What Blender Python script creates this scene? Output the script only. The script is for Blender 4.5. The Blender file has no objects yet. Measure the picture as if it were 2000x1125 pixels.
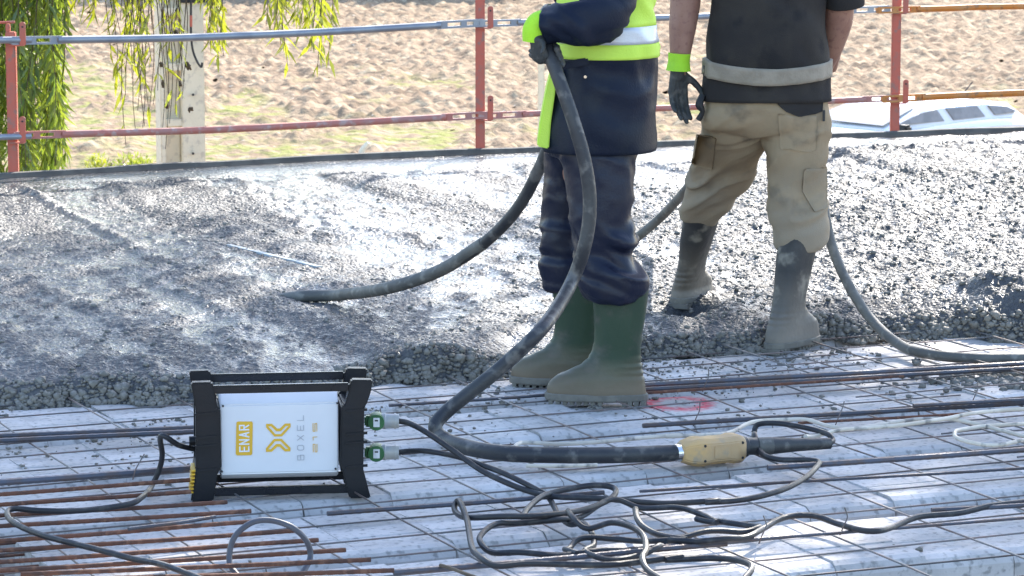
import bpy, bmesh, math, random
import numpy as np
random.seed(7); rng = np.random.default_rng(11)
R = math.radians
sc = bpy.context.scene
# ------------------------------------------------------------------ camera, sky, sun, exposure
FPX, CAMZ = 6600.0, 1.86
PITCH = math.atan(982 / FPX)
cam = bpy.data.cameras.new('camera'); camo = bpy.data.objects.new('camera', cam)
sc.collection.objects.link(camo); sc.camera = camo
camo.location = (0, 0, CAMZ); camo.rotation_euler = (math.pi / 2 - PITCH, 0, 0)
cam.sensor_width = 36; cam.lens = 36 * FPX / 2000; cam.clip_start = .1; cam.clip_end = 6000
cam.dof.use_dof = True; cam.dof.focus_distance = 10.0; cam.dof.aperture_fstop = 22
SUN_EL, SUN_AZ = R(34), R(20)          # sun stands beyond the slab, right of the view axis
wd = bpy.data.worlds.new('World'); sc.world = wd; wd.use_nodes = True
nt = wd.node_tree; bg = nt.nodes['Background']
sky = nt.nodes.new('ShaderNodeTexSky'); sky.sky_type = 'NISHITA'; sky.sun_disc = False
sky.sun_elevation = SUN_EL; sky.sun_rotation = SUN_AZ; sky.dust_density = .9; sky.ozone_density = 1.8
nt.links.new(sky.outputs[0], bg.inputs[0]); bg.inputs[1].default_value = .15
sun = bpy.data.lights.new('sun', 'SUN'); suno = bpy.data.objects.new('sun', sun)
sc.collection.objects.link(suno)
sun.energy = 2.9; sun.angle = R(.53); sun.color = (1, .93, .83)
suno.rotation_euler = (math.pi / 2 - SUN_EL, 0, math.pi - SUN_AZ)
suno.location = (6, 20, 14)
vs = sc.view_settings; vs.view_transform = 'Standard'; vs.look = 'None'; vs.gamma = 1
vs.exposure = 1.75; vs.use_curve_mapping = False

# ------------------------------------------------------------------ geometry of the place
cp, sp_ = math.cos(PITCH), math.sin(PITCH)
def ray(x, y):
    b = (562.5 - y) / FPX
    return np.array([(x - 1000) / FPX, cp + b * sp_, -sp_ + b * cp])
def at(x, y, z=0.0):                 # point on the level z that the survey reading (x, y) stands for
    d = ray(x, y); t = (z - CAMZ) / d[2]; return np.array([0, 0, CAMZ]) + d * t
def atY(x, y, Y):                    # the same at distance Y
    d = ray(x, y); return np.array([0, 0, CAMZ]) + d * (Y / d[1])
def proj(P):
    P = np.asarray(P, float); q = P - np.array([0, 0, CAMZ])
    dep = q[..., 1] * cp - q[..., 2] * sp_; up = q[..., 1] * sp_ + q[..., 2] * cp
    return 1000 + FPX * q[..., 0] / dep, 562.5 - FPX * up / dep
TH = R(23.5)
U = np.array([math.cos(TH), math.sin(TH), 0]); V = np.array([-U[1], U[0], 0])
def uv(u, v, z=0): return U * u + V * v + np.array([0, 0, z])
FIELD_Z = -3.6
SLAB = .066

# ------------------------------------------------------------------ numpy noise
def _h(i, j, k, s):
    n = (i * 374761393 + j * 668265263 + k * 2147483647 + s * 974634777) & 0xffffffff
    n = ((n ^ (n >> 13)) * 1274126177) & 0xffffffff
    n = ((n ^ (n >> 16)) * 2246822519) & 0xffffffff
    return ((n ^ (n >> 15)) & 0xffffff) / float(0xffffff)
def vnoise(x, y, z=0, s=0):
    x, y, z = np.broadcast_arrays(np.asarray(x, float), np.asarray(y, float), np.asarray(z, float))
    i, j, k = np.floor(x).astype(np.int64), np.floor(y).astype(np.int64), np.floor(z).astype(np.int64)
    fx, fy, fz = x - i, y - j, z - k
    fx, fy, fz = [t * t * t * (t * (t * 6 - 15) + 10) for t in (fx, fy, fz)]
    r = 0
    for a in (0, 1):
        for b in (0, 1):
            for c in (0, 1):
                r = r + _h(i + a, j + b, k + c, s) * (fx if a else 1 - fx) * (fy if b else 1 - fy) * (fz if c else 1 - fz)
    return r * 2 - 1
def fbm(x, y, z=0, o=3, s=0):
    r, a, t = 0, 1, 0
    for q in range(o):
        r = r + a * vnoise(x * 2**q, y * 2**q, np.asarray(z) * 2**q, s + q * 7); t += a; a *= .5
    return r / t
def worley(x, y, s=0):
    i, j = np.floor(x).astype(np.int64), np.floor(y).astype(np.int64)
    d1 = np.full(x.shape, 9.); d2 = np.full(x.shape, 9.); rad = np.zeros(x.shape)
    for a in (-1, 0, 1):
        for b in (-1, 0, 1):
            cx = i + a + _h(i + a, j + b, i * 0, s); cy = j + b + _h(i + a, j + b, i * 0, s + 1)
            d = np.hypot(x - cx, y - cy); m = d < d1
            d2 = np.where(m, d1, np.minimum(d2, d)); d1 = np.where(m, d, d1)
            rad = np.where(m, _h(i + a, j + b, i * 0, s + 2), rad)
    return d1, d2, rad
def sstep(a, b, x): t = np.clip((x - a) / (b - a), 0, 1); return t * t * (3 - 2 * t)

# ------------------------------------------------------------------ object helpers
COL = sc.collection
def tag(o, label=None, cat=None, group=None, kind=None):
    if label: o['label'] = label
    if cat: o['category'] = cat
    if group: o['group'] = group
    if kind: o['kind'] = kind
    return o
WL = {}
def thing(name, label, cat, loc=(0, 0, 0), group=None):
    o = bpy.data.objects.new(name, None); COL.objects.link(o); o.empty_display_size = .1
    o.location = tuple(loc); WL[o] = np.array(loc, float); return tag(o, label, cat, group)
def mesh(name, Vv, Ff, mat, parent=None, smooth=True, origin=None):
    """one mesh object; vertices come in world coordinates"""
    Vv = np.asarray(Vv, float); pl = WL.get(parent, np.zeros(3)) if parent else np.zeros(3)
    org = np.array(origin, float) if origin is not None else (pl if parent else Vv[:, :].mean(0))
    me = bpy.data.meshes.new(name)
    if isinstance(Ff, np.ndarray) and Ff.ndim == 2:
        n, k = Ff.shape
        me.vertices.add(len(Vv)); me.vertices.foreach_set('co', (Vv - org).ravel())
        me.loops.add(n * k); me.loops.foreach_set('vertex_index', Ff.ravel().astype(np.int32))
        me.polygons.add(n); me.polygons.foreach_set('loop_start', np.arange(0, n * k, k, dtype=np.int32))
        me.polygons.foreach_set('loop_total', np.full(n, k, dtype=np.int32)); me.update(calc_edges=True)
    else:
        me.from_pydata([tuple(v) for v in (Vv - org)], [], [tuple(f) for f in Ff]); me.update()
    if smooth: me.polygons.foreach_set('use_smooth', [True] * len(me.polygons))
    if mat: me.materials.append(mat)
    o = bpy.data.objects.new(name, me); COL.objects.link(o)
    if parent: o.parent = parent
    o.location = tuple(org - pl); WL[o] = org
    return o
class MB:                            # collects closed shapes for one mesh
    def __init__(s): s.v = []; s.f = []
    def add(s, v, f):
        n = len(s.v); s.v += [tuple(map(float, a)) for a in v]; s.f += [tuple(int(i) + n for i in q) for q in f]; return s
    def box(s, c, size, ax=None):
        c = np.array(c, float); ax = ax if ax is not None else np.eye(3); h = np.array(size) / 2
        v = [c + ax[0] * (a * h[0]) + ax[1] * (b * h[1]) + ax[2] * (d * h[2]) for a in (-1, 1) for b in (-1, 1) for d in (-1, 1)]
        return s.add(v, [(0, 1, 3, 2), (4, 6, 7, 5), (0, 4, 5, 1), (2, 3, 7, 6), (0, 2, 6, 4), (1, 5, 7, 3)])
    def tube(s, pts, r, seg=8, sub=0, cap=True): return s.add(*tube(pts, r, seg, sub, cap))
    def prism(s, poly, axis):        # poly: list of 3-D points of one face, axis: extrusion vector
        n = len(poly); a = [np.array(p, float) for p in poly]; b = [p + np.array(axis) for p in a]
        return s.add(a + b, [tuple(range(n))[::-1], tuple(range(n, 2 * n))] + [(i, (i + 1) % n, n + (i + 1) % n, n + i) for i in range(n)])
    def build(s, name, mat, parent=None, smooth=False, bevel=0, origin=None):
        o = mesh(name, s.v, s.f, mat, parent, smooth, origin)
        bm = bmesh.new(); bm.from_mesh(o.data); bmesh.ops.recalc_face_normals(bm, faces=bm.faces)
        if bevel: bmesh.ops.bevel(bm, geom=[e for e in bm.edges if e.calc_face_angle(0) > .5], offset=bevel, segments=2, affect='EDGES', clamp_overlap=True)
        bm.to_mesh(o.data); bm.free()
        if smooth or bevel:
            o.data.polygons.foreach_set('use_smooth', [True] * len(o.data.polygons)); o.data.set_sharp_from_angle(angle=R(40))
        return o
def spline(pts, sub):
    P = np.array(pts, float)
    if sub <= 1 or len(P) < 3: return P
    Q = np.vstack([2 * P[0] - P[1], P, 2 * P[-1] - P[-2]]); out = []
    for i in range(1, len(Q) - 2):
        a, b, c, d = Q[i - 1:i + 3]
        for t in np.linspace(0, 1, sub, endpoint=False):
            out.append(.5 * (2 * b + (c - a) * t + (2 * a - 5 * b + 4 * c - d) * t**2 + (3 * b - a - 3 * c + d) * t**3))
    out.append(P[-1]); return np.array(out)
def tube(pts, r, seg=8, sub=0, cap=True):
    P = spline(pts, sub); n = len(P); rr = np.interp(np.linspace(0, 1, n), np.linspace(0, 1, len(np.atleast_1d(r))), np.atleast_1d(r))
    T = np.gradient(P, axis=0); T /= np.linalg.norm(T, axis=1)[:, None] + 1e-12
    up = np.array([0, 0, 1.]) if abs(T[0][2]) < .9 else np.array([1., 0, 0])
    N = np.cross(T[0], up); N /= np.linalg.norm(N); v = []
    for i in range(n):
        N = N - T[i] * (N @ T[i]); N /= np.linalg.norm(N); B = np.cross(T[i], N)
        for k in range(seg):
            a = 2 * math.pi * k / seg; v.append(P[i] + rr[i] * (math.cos(a) * N + math.sin(a) * B))
    f = [(i * seg + k, i * seg + (k + 1) % seg, (i + 1) * seg + (k + 1) % seg, (i + 1) * seg + k) for i in range(n - 1) for k in range(seg)]
    if cap: f += [tuple(range(seg))[::-1], tuple(range((n - 1) * seg, n * seg))]
    return v, f
def loft(rings, cap=True):           # rings: list of (n,3) arrays
    n = len(rings[0]); v = np.vstack(rings)
    f = [(i * n + k, i * n + (k + 1) % n, (i + 1) * n + (k + 1) % n, (i + 1) * n + k) for i in range(len(rings) - 1) for k in range(n)]
    if cap: f += [tuple(range(n))[::-1], tuple(range((len(rings) - 1) * n, len(rings) * n))]
    return v, f
def capsule(a, b, ra, rb, seg=10):
    a, b = np.array(a, float), np.array(b, float); d = b - a; L = np.linalg.norm(d); d = d / L if L > 1e-6 else np.array([0, 0, 1.])
    pts, rr = [], []
    for t in (-.999, -.8, -.45, 0): pts.append(a + d * ra * t); rr.append(ra * math.sqrt(1 - t * t))
    for t in (0, .45, .8, .999): pts.append(b + d * rb * t); rr.append(rb * math.sqrt(1 - t * t))
    h = np.array([0, 0, 1.]) if abs(d[2]) < .9 else np.array([1., 0, 0])
    N = np.cross(d, h); N /= np.linalg.norm(N); B = np.cross(d, N)
    return loft([np.array([p + r * (math.cos(q) * N + math.sin(q) * B) for q in np.linspace(0, 2 * math.pi, seg, endpoint=False)]) for p, r in zip(pts, rr)])
def fuse(shapes, voxel, smooth=4, disp=None):
    """melt closed shapes into one continuous skin; returns vertices and quads"""
    mb = MB()
    for v, f in shapes: mb.add(v, f)
    o = mb.build('melt', None); m = o.modifiers.new('r', 'REMESH'); m.mode = 'VOXEL'; m.voxel_size = voxel
    if smooth:
        s = o.modifiers.new('s', 'SMOOTH'); s.iterations = smooth; s.factor = .5
    dg = bpy.context.evaluated_depsgraph_get(); me = bpy.data.meshes.new_from_object(o.evaluated_get(dg))
    n = len(me.vertices); v = np.zeros(n * 3); me.vertices.foreach_get('co', v); v = v.reshape(-1, 3) + np.array(o.location)
    nm = np.zeros(n * 3); me.vertices.foreach_get('normal', nm); nm = nm.reshape(-1, 3)
    f = np.array([tuple(p.vertices) for p in me.polygons])
    d = o.data; bpy.data.objects.remove(o); bpy.data.meshes.remove(d); bpy.data.meshes.remove(me)
    if disp is not None: v = v + nm * disp(v, nm)[:, None]
    return v, f, nm

# ------------------------------------------------------------------ materials
def M(name, col, rough=.6, col2=None, nscale=6, col3=None, n3=40, bump=0, bscale=60, metal=0, rvar=.12, thr=(.4, .62), coat=0, rnd=0, spec=.5, coords='Object', det=4):
    m = bpy.data.materials.new(name); m.use_nodes = True; t = m.node_tree; N = t.nodes; L = t.links
    b = N['Principled BSDF']; b.inputs['Roughness'].default_value = rough; b.inputs['Metallic'].default_value = metal
    b.inputs['Specular IOR Level'].default_value = spec
    if coat: b.inputs['Coat Weight'].default_value = coat; b.inputs['Coat Roughness'].default_value = .12
    tc = N.new('ShaderNodeTexCoord'); src = tc.outputs[coords]
    def noise(s, d=det):
        n = N.new('ShaderNodeTexNoise'); n.inputs['Scale'].default_value = s; n.inputs['Detail'].default_value = d; L.new(src, n.inputs['Vector']); return n
    def ramp(inp, a, c):
        r = N.new('ShaderNodeMapRange'); r.inputs[1].default_value = a; r.inputs[2].default_value = c; r.interpolation_type = 'SMOOTHSTEP'; L.new(inp, r.inputs[0]); return r.outputs[0]
    def mix(fac, a, c):
        x = N.new('ShaderNodeMix'); x.data_type = 'RGBA'
        if hasattr(fac, 'is_linked'): L.new(fac, x.inputs[0])
        else: x.inputs[0].default_value = fac
        for v, i in ((a, 6), (c, 7)):
            if hasattr(v, 'is_linked'): L.new(v, x.inputs[i])
            else: x.inputs[i].default_value = (*v, 1)
        return x.outputs[2]
    out = col; n1 = noise(nscale)
    if col2 is None: col2 = tuple(c * .78 for c in col)
    out = mix(ramp(n1.outputs[0], *thr), col, col2)
    if col3 is not None: out = mix(ramp(noise(n3).outputs[0], .52, .68), out, col3)
    if rnd:
        oi = N.new('ShaderNodeObjectInfo'); hs = N.new('ShaderNodeHueSaturation'); mr = N.new('ShaderNodeMapRange')
        mr.inputs[3].default_value = 1 - rnd; mr.inputs[4].default_value = 1 + rnd; L.new(oi.outputs['Random'], mr.inputs[0]); L.new(mr.outputs[0], hs.inputs['Value'])
        L.new(out, hs.inputs['Color']); out = hs.outputs[0]
    L.new(out, b.inputs['Base Color'])
    if rvar:
        r = N.new('ShaderNodeMapRange'); r.inputs[3].default_value = max(0, rough - rvar); r.inputs[4].default_value = min(1, rough + rvar)
        L.new(noise(nscale * 2.3).outputs[0], r.inputs[0]); L.new(r.outputs[0], b.inputs['Roughness'])
    if bump:
        bp = N.new('ShaderNodeBump'); bp.inputs['Strength'].default_value = bump; bp.inputs['Distance'].default_value = .004
        L.new(noise(bscale, 5).outputs[0], bp.inputs['Height']); L.new(bp.outputs[0], b.inputs['Normal'])
    m['api'] = 1
    NODES[name] = dict(t=t, b=b, out=out, src=src, noise=noise, ramp=ramp, mix=mix, N=N, L=L)
    return m
NODES = {}
def stain_z(name, z0, z1, col, jitter=.5, nscale=9, rough=None):
    """mud that clings below a wavering height (object z)"""
    q = NODES[name]; N, L = q['N'], q['L']
    sx = N.new('ShaderNodeSeparateXYZ'); L.new(q['src'], sx.inputs[0])
    ma = N.new('ShaderNodeMath'); ma.operation = 'MULTIPLY_ADD'; L.new(q['noise'](nscale, 6).outputs[0], ma.inputs[0]); ma.inputs[1].default_value = -jitter * 2 * (z1 - z0) ; L.new(sx.outputs[2], ma.inputs[2])
    ad = N.new('ShaderNodeMath'); ad.operation = 'ADD'; L.new(ma.outputs[0], ad.inputs[0]); ad.inputs[1].default_value = jitter * (z1 - z0)
    r = N.new('ShaderNodeMapRange'); r.inputs[1].default_value = z0; r.inputs[2].default_value = z1; r.inputs[3].default_value = 1; r.inputs[4].default_value = 0; L.new(ad.outputs[0], r.inputs[0])
    o = q['mix'](r.outputs[0], q['out'], col); q['out'] = o; L.new(o, q['b'].inputs['Base Color'])

# ------------------------------------------------------------------ materials used
MUD = (.20, .18, .145)
m_block = M('precast_concrete', (.60, .56, .53), .8, (.51, .475, .445), 4.5, (.33, .31, .29), 46, bump=.5, bscale=70, rnd=.10)
m_joist = M('joist_concrete', (.22, .21, .2), .9, bump=.4)
m_steel = M('dark_rebar_steel', (.10, .10, .115), .42, (.12, .09, .08), 14, metal=.5, bump=.4, bscale=120, rnd=.2)
m_rust = M('rusty_rebar', (.15, .06, .034), .8, (.09, .045, .032), 16, (.21, .10, .06), 50, metal=.15, bump=.5, bscale=160, rnd=.2)
m_wire = M('mesh_wire', (.15, .14, .135), .5, (.19, .14, .12), 9, metal=.4, rnd=.3)
m_rubber = M('black_rubber', (.014, .014, .018), .5, (.024, .023, .025), 5, (.05, .047, .045), 30, bump=.25, bscale=80)
m_hose = M('cement_stained_hose', (.028, .028, .032), .5, (.05, .049, .048), 6, (.13, .12, .108), 22, bump=.4, bscale=70)
m_hose2 = M('cement_coated_hose', (.16, .15, .13), .6, (.10, .095, .085), 7, (.22, .205, .18), 30, bump=.4, bscale=70)
m_whitec = M('pale_cable', (.72, .62, .5), .5, (.58, .49, .39), 8, (.25, .22, .19), 20)
m_greyc = M('grey_cable', (.075, .075, .09), .45, (.1, .1, .115), 9)
m_black = M('black_moulded_plastic', (.006, .007, .01), .42, (.01, .01, .013), 10, bump=.1, bscale=220, spec=.35)
m_bar = M('black_powder_coat', (.009, .01, .014), .3, (.013, .013, .016), 12, spec=.4)
m_alu = M('silver_painted_aluminium', (.75, .75, .77), .42, (.71, .71, .73), 4, metal=.12, bump=.05, bscale=300)
m_yel = M('yellow_print', (.78, .45, .03), .45, (.74, .42, .03), 12)
m_white = M('white_print', (.85, .85, .86), .5)
m_grey = M('grey_print', (.5, .5, .53), .5)
m_lbl = M('white_label', (.8, .8, .8), .5, (.68, .68, .68), 90)
m_green = M('green_plug', (.02, .115, .032), .45, (.028, .14, .04), 12)
m_clear = M('smoky_plug_housing', (.34, .35, .36), .3, (.42, .4, .36), 20)
m_motor = M('worn_yellow_housing', (.60, .37, .15), .65, (.50, .33, .17), 12, (.38, .29, .19), 20, bump=.3)
m_chrome = M('bright_clamp', (.75, .75, .75), .2, metal=1)
m_post = M('red_painted_steel', (.58, .125, .075), .55, (.5, .13, .085), 9, (.35, .16, .12), 30, bump=.2)
m_railg = M('galvanised_pipe', (.36, .37, .40), .45, (.29, .3, .34), 9, metal=.55)
m_railr = M('faded_red_pipe', (.52, .17, .13), .5, (.45, .2, .17), 9, (.5, .32, .28), 24)
m_railo = M('orange_painted_pipe', (.62, .2, .03), .5, (.55, .24, .08), 9, (.3, .14, .06), 28)
m_form = M('cement_caked_board', (.10, .095, .09), .85, (.14, .135, .125), 10, bump=.6, bscale=40)
m_pole = M('cast_concrete_pole', (.86, .77, .60), .85, (.8, .72, .56), 3, (.66, .59, .47), 24, bump=.3)
m_bark = M('willow_bark', (.12, .09, .06), .9, (.08, .06, .04), 8, bump=.7, bscale=25)
m_car = M('white_car_paint', (.82, .82, .83), .25, (.8, .8, .81), 3, coat=1)
m_tyre = M('tyre', (.02, .02, .02), .8)
m_trim = M('dark_trim', (.02, .02, .022), .5)
m_skin = M('skin', (.36, .19, .135), .5, (.31, .155, .11), 14, (.27, .13, .1), 60, bump=.25, bscale=140)
m_hair = M('dark_hair', (.03, .022, .018), .6, bump=.5)
m_glove = M('dark_latex_glove', (.035, .037, .036), .6, (.055, .055, .052), 16, (.10, .095, .085), 40, bump=.5, bscale=150)
m_lime = M('lime_knit', (.45, .82, .03), .75, (.4, .74, .04), 14, bump=.5, bscale=240)
m_hivis = M('hi_vis_yellow_cloth', (.62, .86, .09), .65, (.56, .79, .09), 6, bump=.3, bscale=200)
m_refl = M('silver_reflective_tape', (.62, .64, .68), .35, (.52, .54, .6), 6, metal=.25, bump=.2, bscale=240)
m_navy = M('navy_rain_jacket', (.007, .011, .026), .5, (.010, .015, .030), 4, (.018, .022, .032), 7, spec=.22, bump=.3, bscale=160)
m_navyt = M('navy_rain_trousers', (.007, .010, .027), .42, (.009, .012, .028), 4, (.017, .018, .03), 9, spec=.35, bump=.2, bscale=120)
m_khaki = M('khaki_work_cloth', (.38, .285, .18), .85, (.29, .215, .135), 3.5, (.21, .165, .115), 8, spec=.2, bump=.4, bscale=240)
m_band = M('beige_elastic', (.36, .30, .23), .85, (.30, .25, .19), 22, bump=.6, bscale=120)
m_char = M('charcoal_cloth', (.036, .032, .031), .85, (.052, .045, .04), 5, (.028, .026, .027), 9, spec=.15, bump=.4, bscale=260)
m_bootg = M('green_rubber_boot', (.034, .06, .035), .4, (.026, .046, .03), 6, (.075, .08, .06), 12, spec=.35, bump=.2, bscale=60)
m_bootk = M('cement_caked_boot', (.06, .058, .055), .55, (.036, .036, .037), 9, (.27, .245, .2), 11, bump=.6, bscale=45)
stain_z('green_rubber_boot', .05, .16, (.17, .13, .085), .45, 8)
stain_z('cement_caked_boot', .06, .26, (.21, .18, .145), .5, 9)
m_sole = M('muddy_sole', MUD, .75, (.15, .135, .11), 20, bump=.6)
stain_z('khaki_work_cloth', .36, .62, (.33, .275, .205), .9, 7)
def glassmat():
    m = M('tinted_glass', (.30, .28, .27), .1); return m
m_glass = glassmat()
def leafmat(name, a, tr):
    m = bpy.data.materials.new(name); m.use_nodes = True; t = m.node_tree; N, L = t.nodes, t.links
    N.remove(N['Principled BSDF']); o = N['Material Output']
    at_ = N.new('ShaderNodeAttribute'); at_.attribute_name = 'tint'
    d = N.new('ShaderNodeBsdfDiffuse'); x = N.new('ShaderNodeBsdfTranslucent'); g = N.new('ShaderNodeBsdfGlossy'); g.inputs['Roughness'].default_value = .35
    for node, c in ((d, a), (x, tr)):
        mx = N.new('ShaderNodeMix'); mx.data_type = 'RGBA'; L.new(at_.outputs['Fac'], mx.inputs[0])
        mx.inputs[6].default_value = (*c, 1); mx.inputs[7].default_value = (c[0] * 1.9, c[1] * 1.35, c[2] * .7, 1); L.new(mx.outputs[2], node.inputs[0])
    m1 = N.new('ShaderNodeMixShader'); m1.inputs[0].default_value = .5; L.new(d.outputs[0], m1.inputs[1]); L.new(x.outputs[0], m1.inputs[2])
    m2 = N.new('ShaderNodeMixShader'); m2.inputs[0].default_value = .06; L.new(m1.outputs[0], m2.inputs[1]); L.new(g.outputs[0], m2.inputs[2]); L.new(m2.outputs[0], o.inputs[0])
    return m
m_leaf = leafmat('willow_leaf', (.075, .13, .03), (.28, .42, .05))
m_grass = leafmat('dry_grass', (.22, .24, .07), (.36, .38, .10))

# wet concrete: gloss follows how much water stands on it
m_wet = M('fresh_wet_concrete', (.105, .104, .106), .4, (.075, .075, .078), 2.2, (.135, .13, .124), 60, bump=0, coords='Object')
q = NODES['fresh_wet_concrete']; N, L = q['N'], q['L']
wa = N.new('ShaderNodeAttribute'); wa.attribute_name = 'wet'
mr = N.new('ShaderNodeMapRange'); mr.inputs[3].default_value = .52; mr.inputs[4].default_value = .17; L.new(wa.outputs['Fac'], mr.inputs[0])
gl = q['ramp'](q['noise'](38, 4).outputs[0], .50, .62); mg = N.new('ShaderNodeMath'); mg.operation = 'MULTIPLY_ADD'; L.new(gl, mg.inputs[0]); mg.inputs[1].default_value = -.26; L.new(mr.outputs[0], mg.inputs[2])
mx_ = N.new('ShaderNodeMath'); mx_.operation = 'MAXIMUM'; L.new(mg.outputs[0], mx_.inputs[0]); mx_.inputs[1].default_value = .13; L.new(mx_.outputs[0], q['b'].inputs['Roughness'])
sw = N.new('ShaderNodeMapRange'); sw.inputs[3].default_value = .16; sw.inputs[4].default_value = .34; L.new(wa.outputs['Fac'], sw.inputs[0]); L.new(sw.outputs[0], q['b'].inputs['Specular IOR Level'])
bp = N.new('ShaderNodeBump'); bp.inputs['Distance'].default_value = .008
ms = N.new('ShaderNodeMapRange'); ms.inputs[3].default_value = .95; ms.inputs[4].default_value = .5; L.new(wa.outputs['Fac'], ms.inputs[0]); L.new(ms.outputs[0], bp.inputs['Strength'])
vo = N.new('ShaderNodeTexVoronoi'); vo.inputs['Scale'].default_value = 70; L.new(q['src'], vo.inputs['Vector'])
ns = q['noise'](110, 5); ad = N.new('ShaderNodeMath'); ad.operation = 'SUBTRACT'; L.new(ns.outputs[0], ad.inputs[0]); L.new(vo.outputs['Distance'], ad.inputs[1])
L.new(ad.outputs[0], bp.inputs['Height']); L.new(bp.outputs[0], q['b'].inputs['Normal'])
m_lump = M('concrete_lump', (.21, .188, .155), .6, (.15, .137, .115), 20, (.26, .235, .2), 60, bump=.6, bscale=110, rnd=.15)

# red spray mark on the blocks
q = NODES['precast_concrete']; N, L = q['N'], q['L']
def spray(cx, cy, ang, rx, ry, wdt, arc=None):
    g = N.new('ShaderNodeNewGeometry'); mp = N.new('ShaderNodeMapping'); mp.vector_type = 'TEXTURE'
    mp.inputs['Location'].default_value = (cx, cy, 0); mp.inputs['Rotation'].default_value = (0, 0, ang); mp.inputs['Scale'].default_value = (rx, ry, 1)
    L.new(g.outputs['Position'], mp.inputs[0]); sx = N.new('ShaderNodeSeparateXYZ'); L.new(mp.outputs[0], sx.inputs[0])
    cb = N.new('ShaderNodeCombineXYZ'); L.new(sx.outputs[0], cb.inputs[0]); L.new(sx.outputs[1], cb.inputs[1])
    ln = N.new('ShaderNodeVectorMath'); ln.operation = 'LENGTH'; L.new(cb.outputs[0], ln.inputs[0])
    s1 = N.new('ShaderNodeMath'); s1.operation = 'SUBTRACT'; L.new(ln.outputs['Value'], s1.inputs[0]); s1.inputs[1].default_value = 1 if arc is None else 0
    a1 = N.new('ShaderNodeMath'); a1.operation = 'ABSOLUTE'; L.new(s1.outputs[0], a1.inputs[0])
    nz = N.new('ShaderNodeTexNoise'); nz.inputs['Scale'].default_value = 45; nz.inputs['Detail'].default_value = 6; L.new(g.outputs['Position'], nz.inputs['Vector'])
    a2 = N.new('ShaderNodeMath'); a2.operation = 'MULTIPLY_ADD'; L.new(nz.outputs[0], a2.inputs[0]); a2.inputs[1].default_value = wdt * 2.2; L.new(a1.outputs[0], a2.inputs[2])
    r = N.new('ShaderNodeMapRange'); r.inputs[1].default_value = wdt * 1.0; r.inputs[2].default_value = wdt * 2.1; r.inputs[3].default_value = .95; r.inputs[4].default_value = 0; L.new(a2.outputs[0], r.inputs[0])
    o = q['mix'](r.outputs[0], q['out'], (.75, .06, .09)); q['out'] = o; L.new(o, q['b'].inputs['Base Color'])
c1 = at(1325, 785); spray(c1[0], c1[1], R(6), .085, .105, .44)
c2 = at(1245, 768); spray(c2[0], c2[1], 0, .035, .09, .8, 1)

# ------------------------------------------------------------------ field far below and beyond the slab
def gridmesh(name, X, Y, Z, mat, parent=None, origin=None):
    r, c = X.shape; v = np.stack([X, Y, Z], -1).reshape(-1, 3)
    i = (np.arange(r - 1)[:, None] * c + np.arange(c - 1)[None]).ravel()
    return mesh(name, v, np.stack([i, i + 1, i + c + 1, i + c], 1), mat, parent, True, origin)
m_field = M('dry_ploughed_soil', (.40, .29, .19), .95, (.28, .195, .125), 1.3, (.53, .41, .27), 3.4, bump=.9, bscale=7, thr=(.35, .65), det=8)
q = NODES['dry_ploughed_soil']; N, L = q['N'], q['L']
q['b'].inputs['Specular IOR Level'].default_value = .1
ga = N.new('ShaderNodeAttribute'); ga.attribute_name = 'green'
nz = q['noise'](2.2, 6); mm = N.new('ShaderNodeMath'); mm.operation = 'MULTIPLY'; L.new(ga.outputs['Fac'], mm.inputs[0]); L.new(q['ramp'](nz.outputs[0], .42, .6), mm.inputs[1])
o_ = q['mix'](mm.outputs[0], q['out'], (.29, .29, .09)); o_ = q['mix'](q['ramp'](q['noise'](9, 5).outputs[0], .66, .72), o_, (.62, .52, .40)); L.new(o_, q['b'].inputs['Base Color'])
nb = [n for n in N if n.type == 'BUMP'][0]; nb.inputs['Distance'].default_value = .08
far = MB().prism([(-3000, -3000, FIELD_Z - .35), (3000, -3000, FIELD_Z - .35), (3000, 5000, FIELD_Z - .35), (-3000, 5000, FIELD_Z - .35)], (0, 0, -.5)).build('ground', m_field)
tag(far, kind='structure')
r_, c_ = 620, 520
ty = np.linspace(0, 1, r_)[:, None]; tx = np.linspace(-1, 1, c_)[None]
Yf = 43 + 60 * ty**1.25 + 0 * tx; Xf = tx * (Yf * .165 + .8)
lump = 1 - worley(Xf * 2.6, Yf * 1.5, 3)[0]
lump2 = 1 - worley(Xf * 5.2 + 7, Yf * 2.6, 9)[0]
furrow = np.sin((Yf * .96 + Xf * .25) * 2 * math.pi / 1.9 + 1.5 * fbm(Xf * .15, Yf * .15))
Gn = sstep(.0, .4, fbm(Xf * .35, Yf * .22, 0, 3, 5) + .45 * sstep(70, 54, Yf) - .10 - .6 * sstep(70, 80, Yf) - .5 * sstep(-3, 6, Xf))
Gn *= sstep(-.25, .25, fbm(Xf * .9, Yf * .5, 0, 3, 15))
Gn = np.maximum(Gn, sstep(57, 53, Yf) * sstep(3.5, 1.5, Xf) * sstep(-.35, .2, fbm(Xf * .6, Yf * .4, 0, 3, 8)))
rough_f = 1 - .65 * Gn
Zf = FIELD_Z + rough_f * (.13 * lump**1.8 + .08 * lump2**1.5 + .03 * furrow) + .05 * fbm(Xf * 1.2, Yf * .8, 0, 4, 2) - .05
fo = gridmesh('field', Xf, Yf, Zf, m_field, origin=(0, 60, FIELD_Z)); tag(fo, kind='structure')
a = fo.data.attributes.new('green', 'FLOAT', 'POINT'); a.data.foreach_set('value', Gn.ravel().astype(np.float32))

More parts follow.
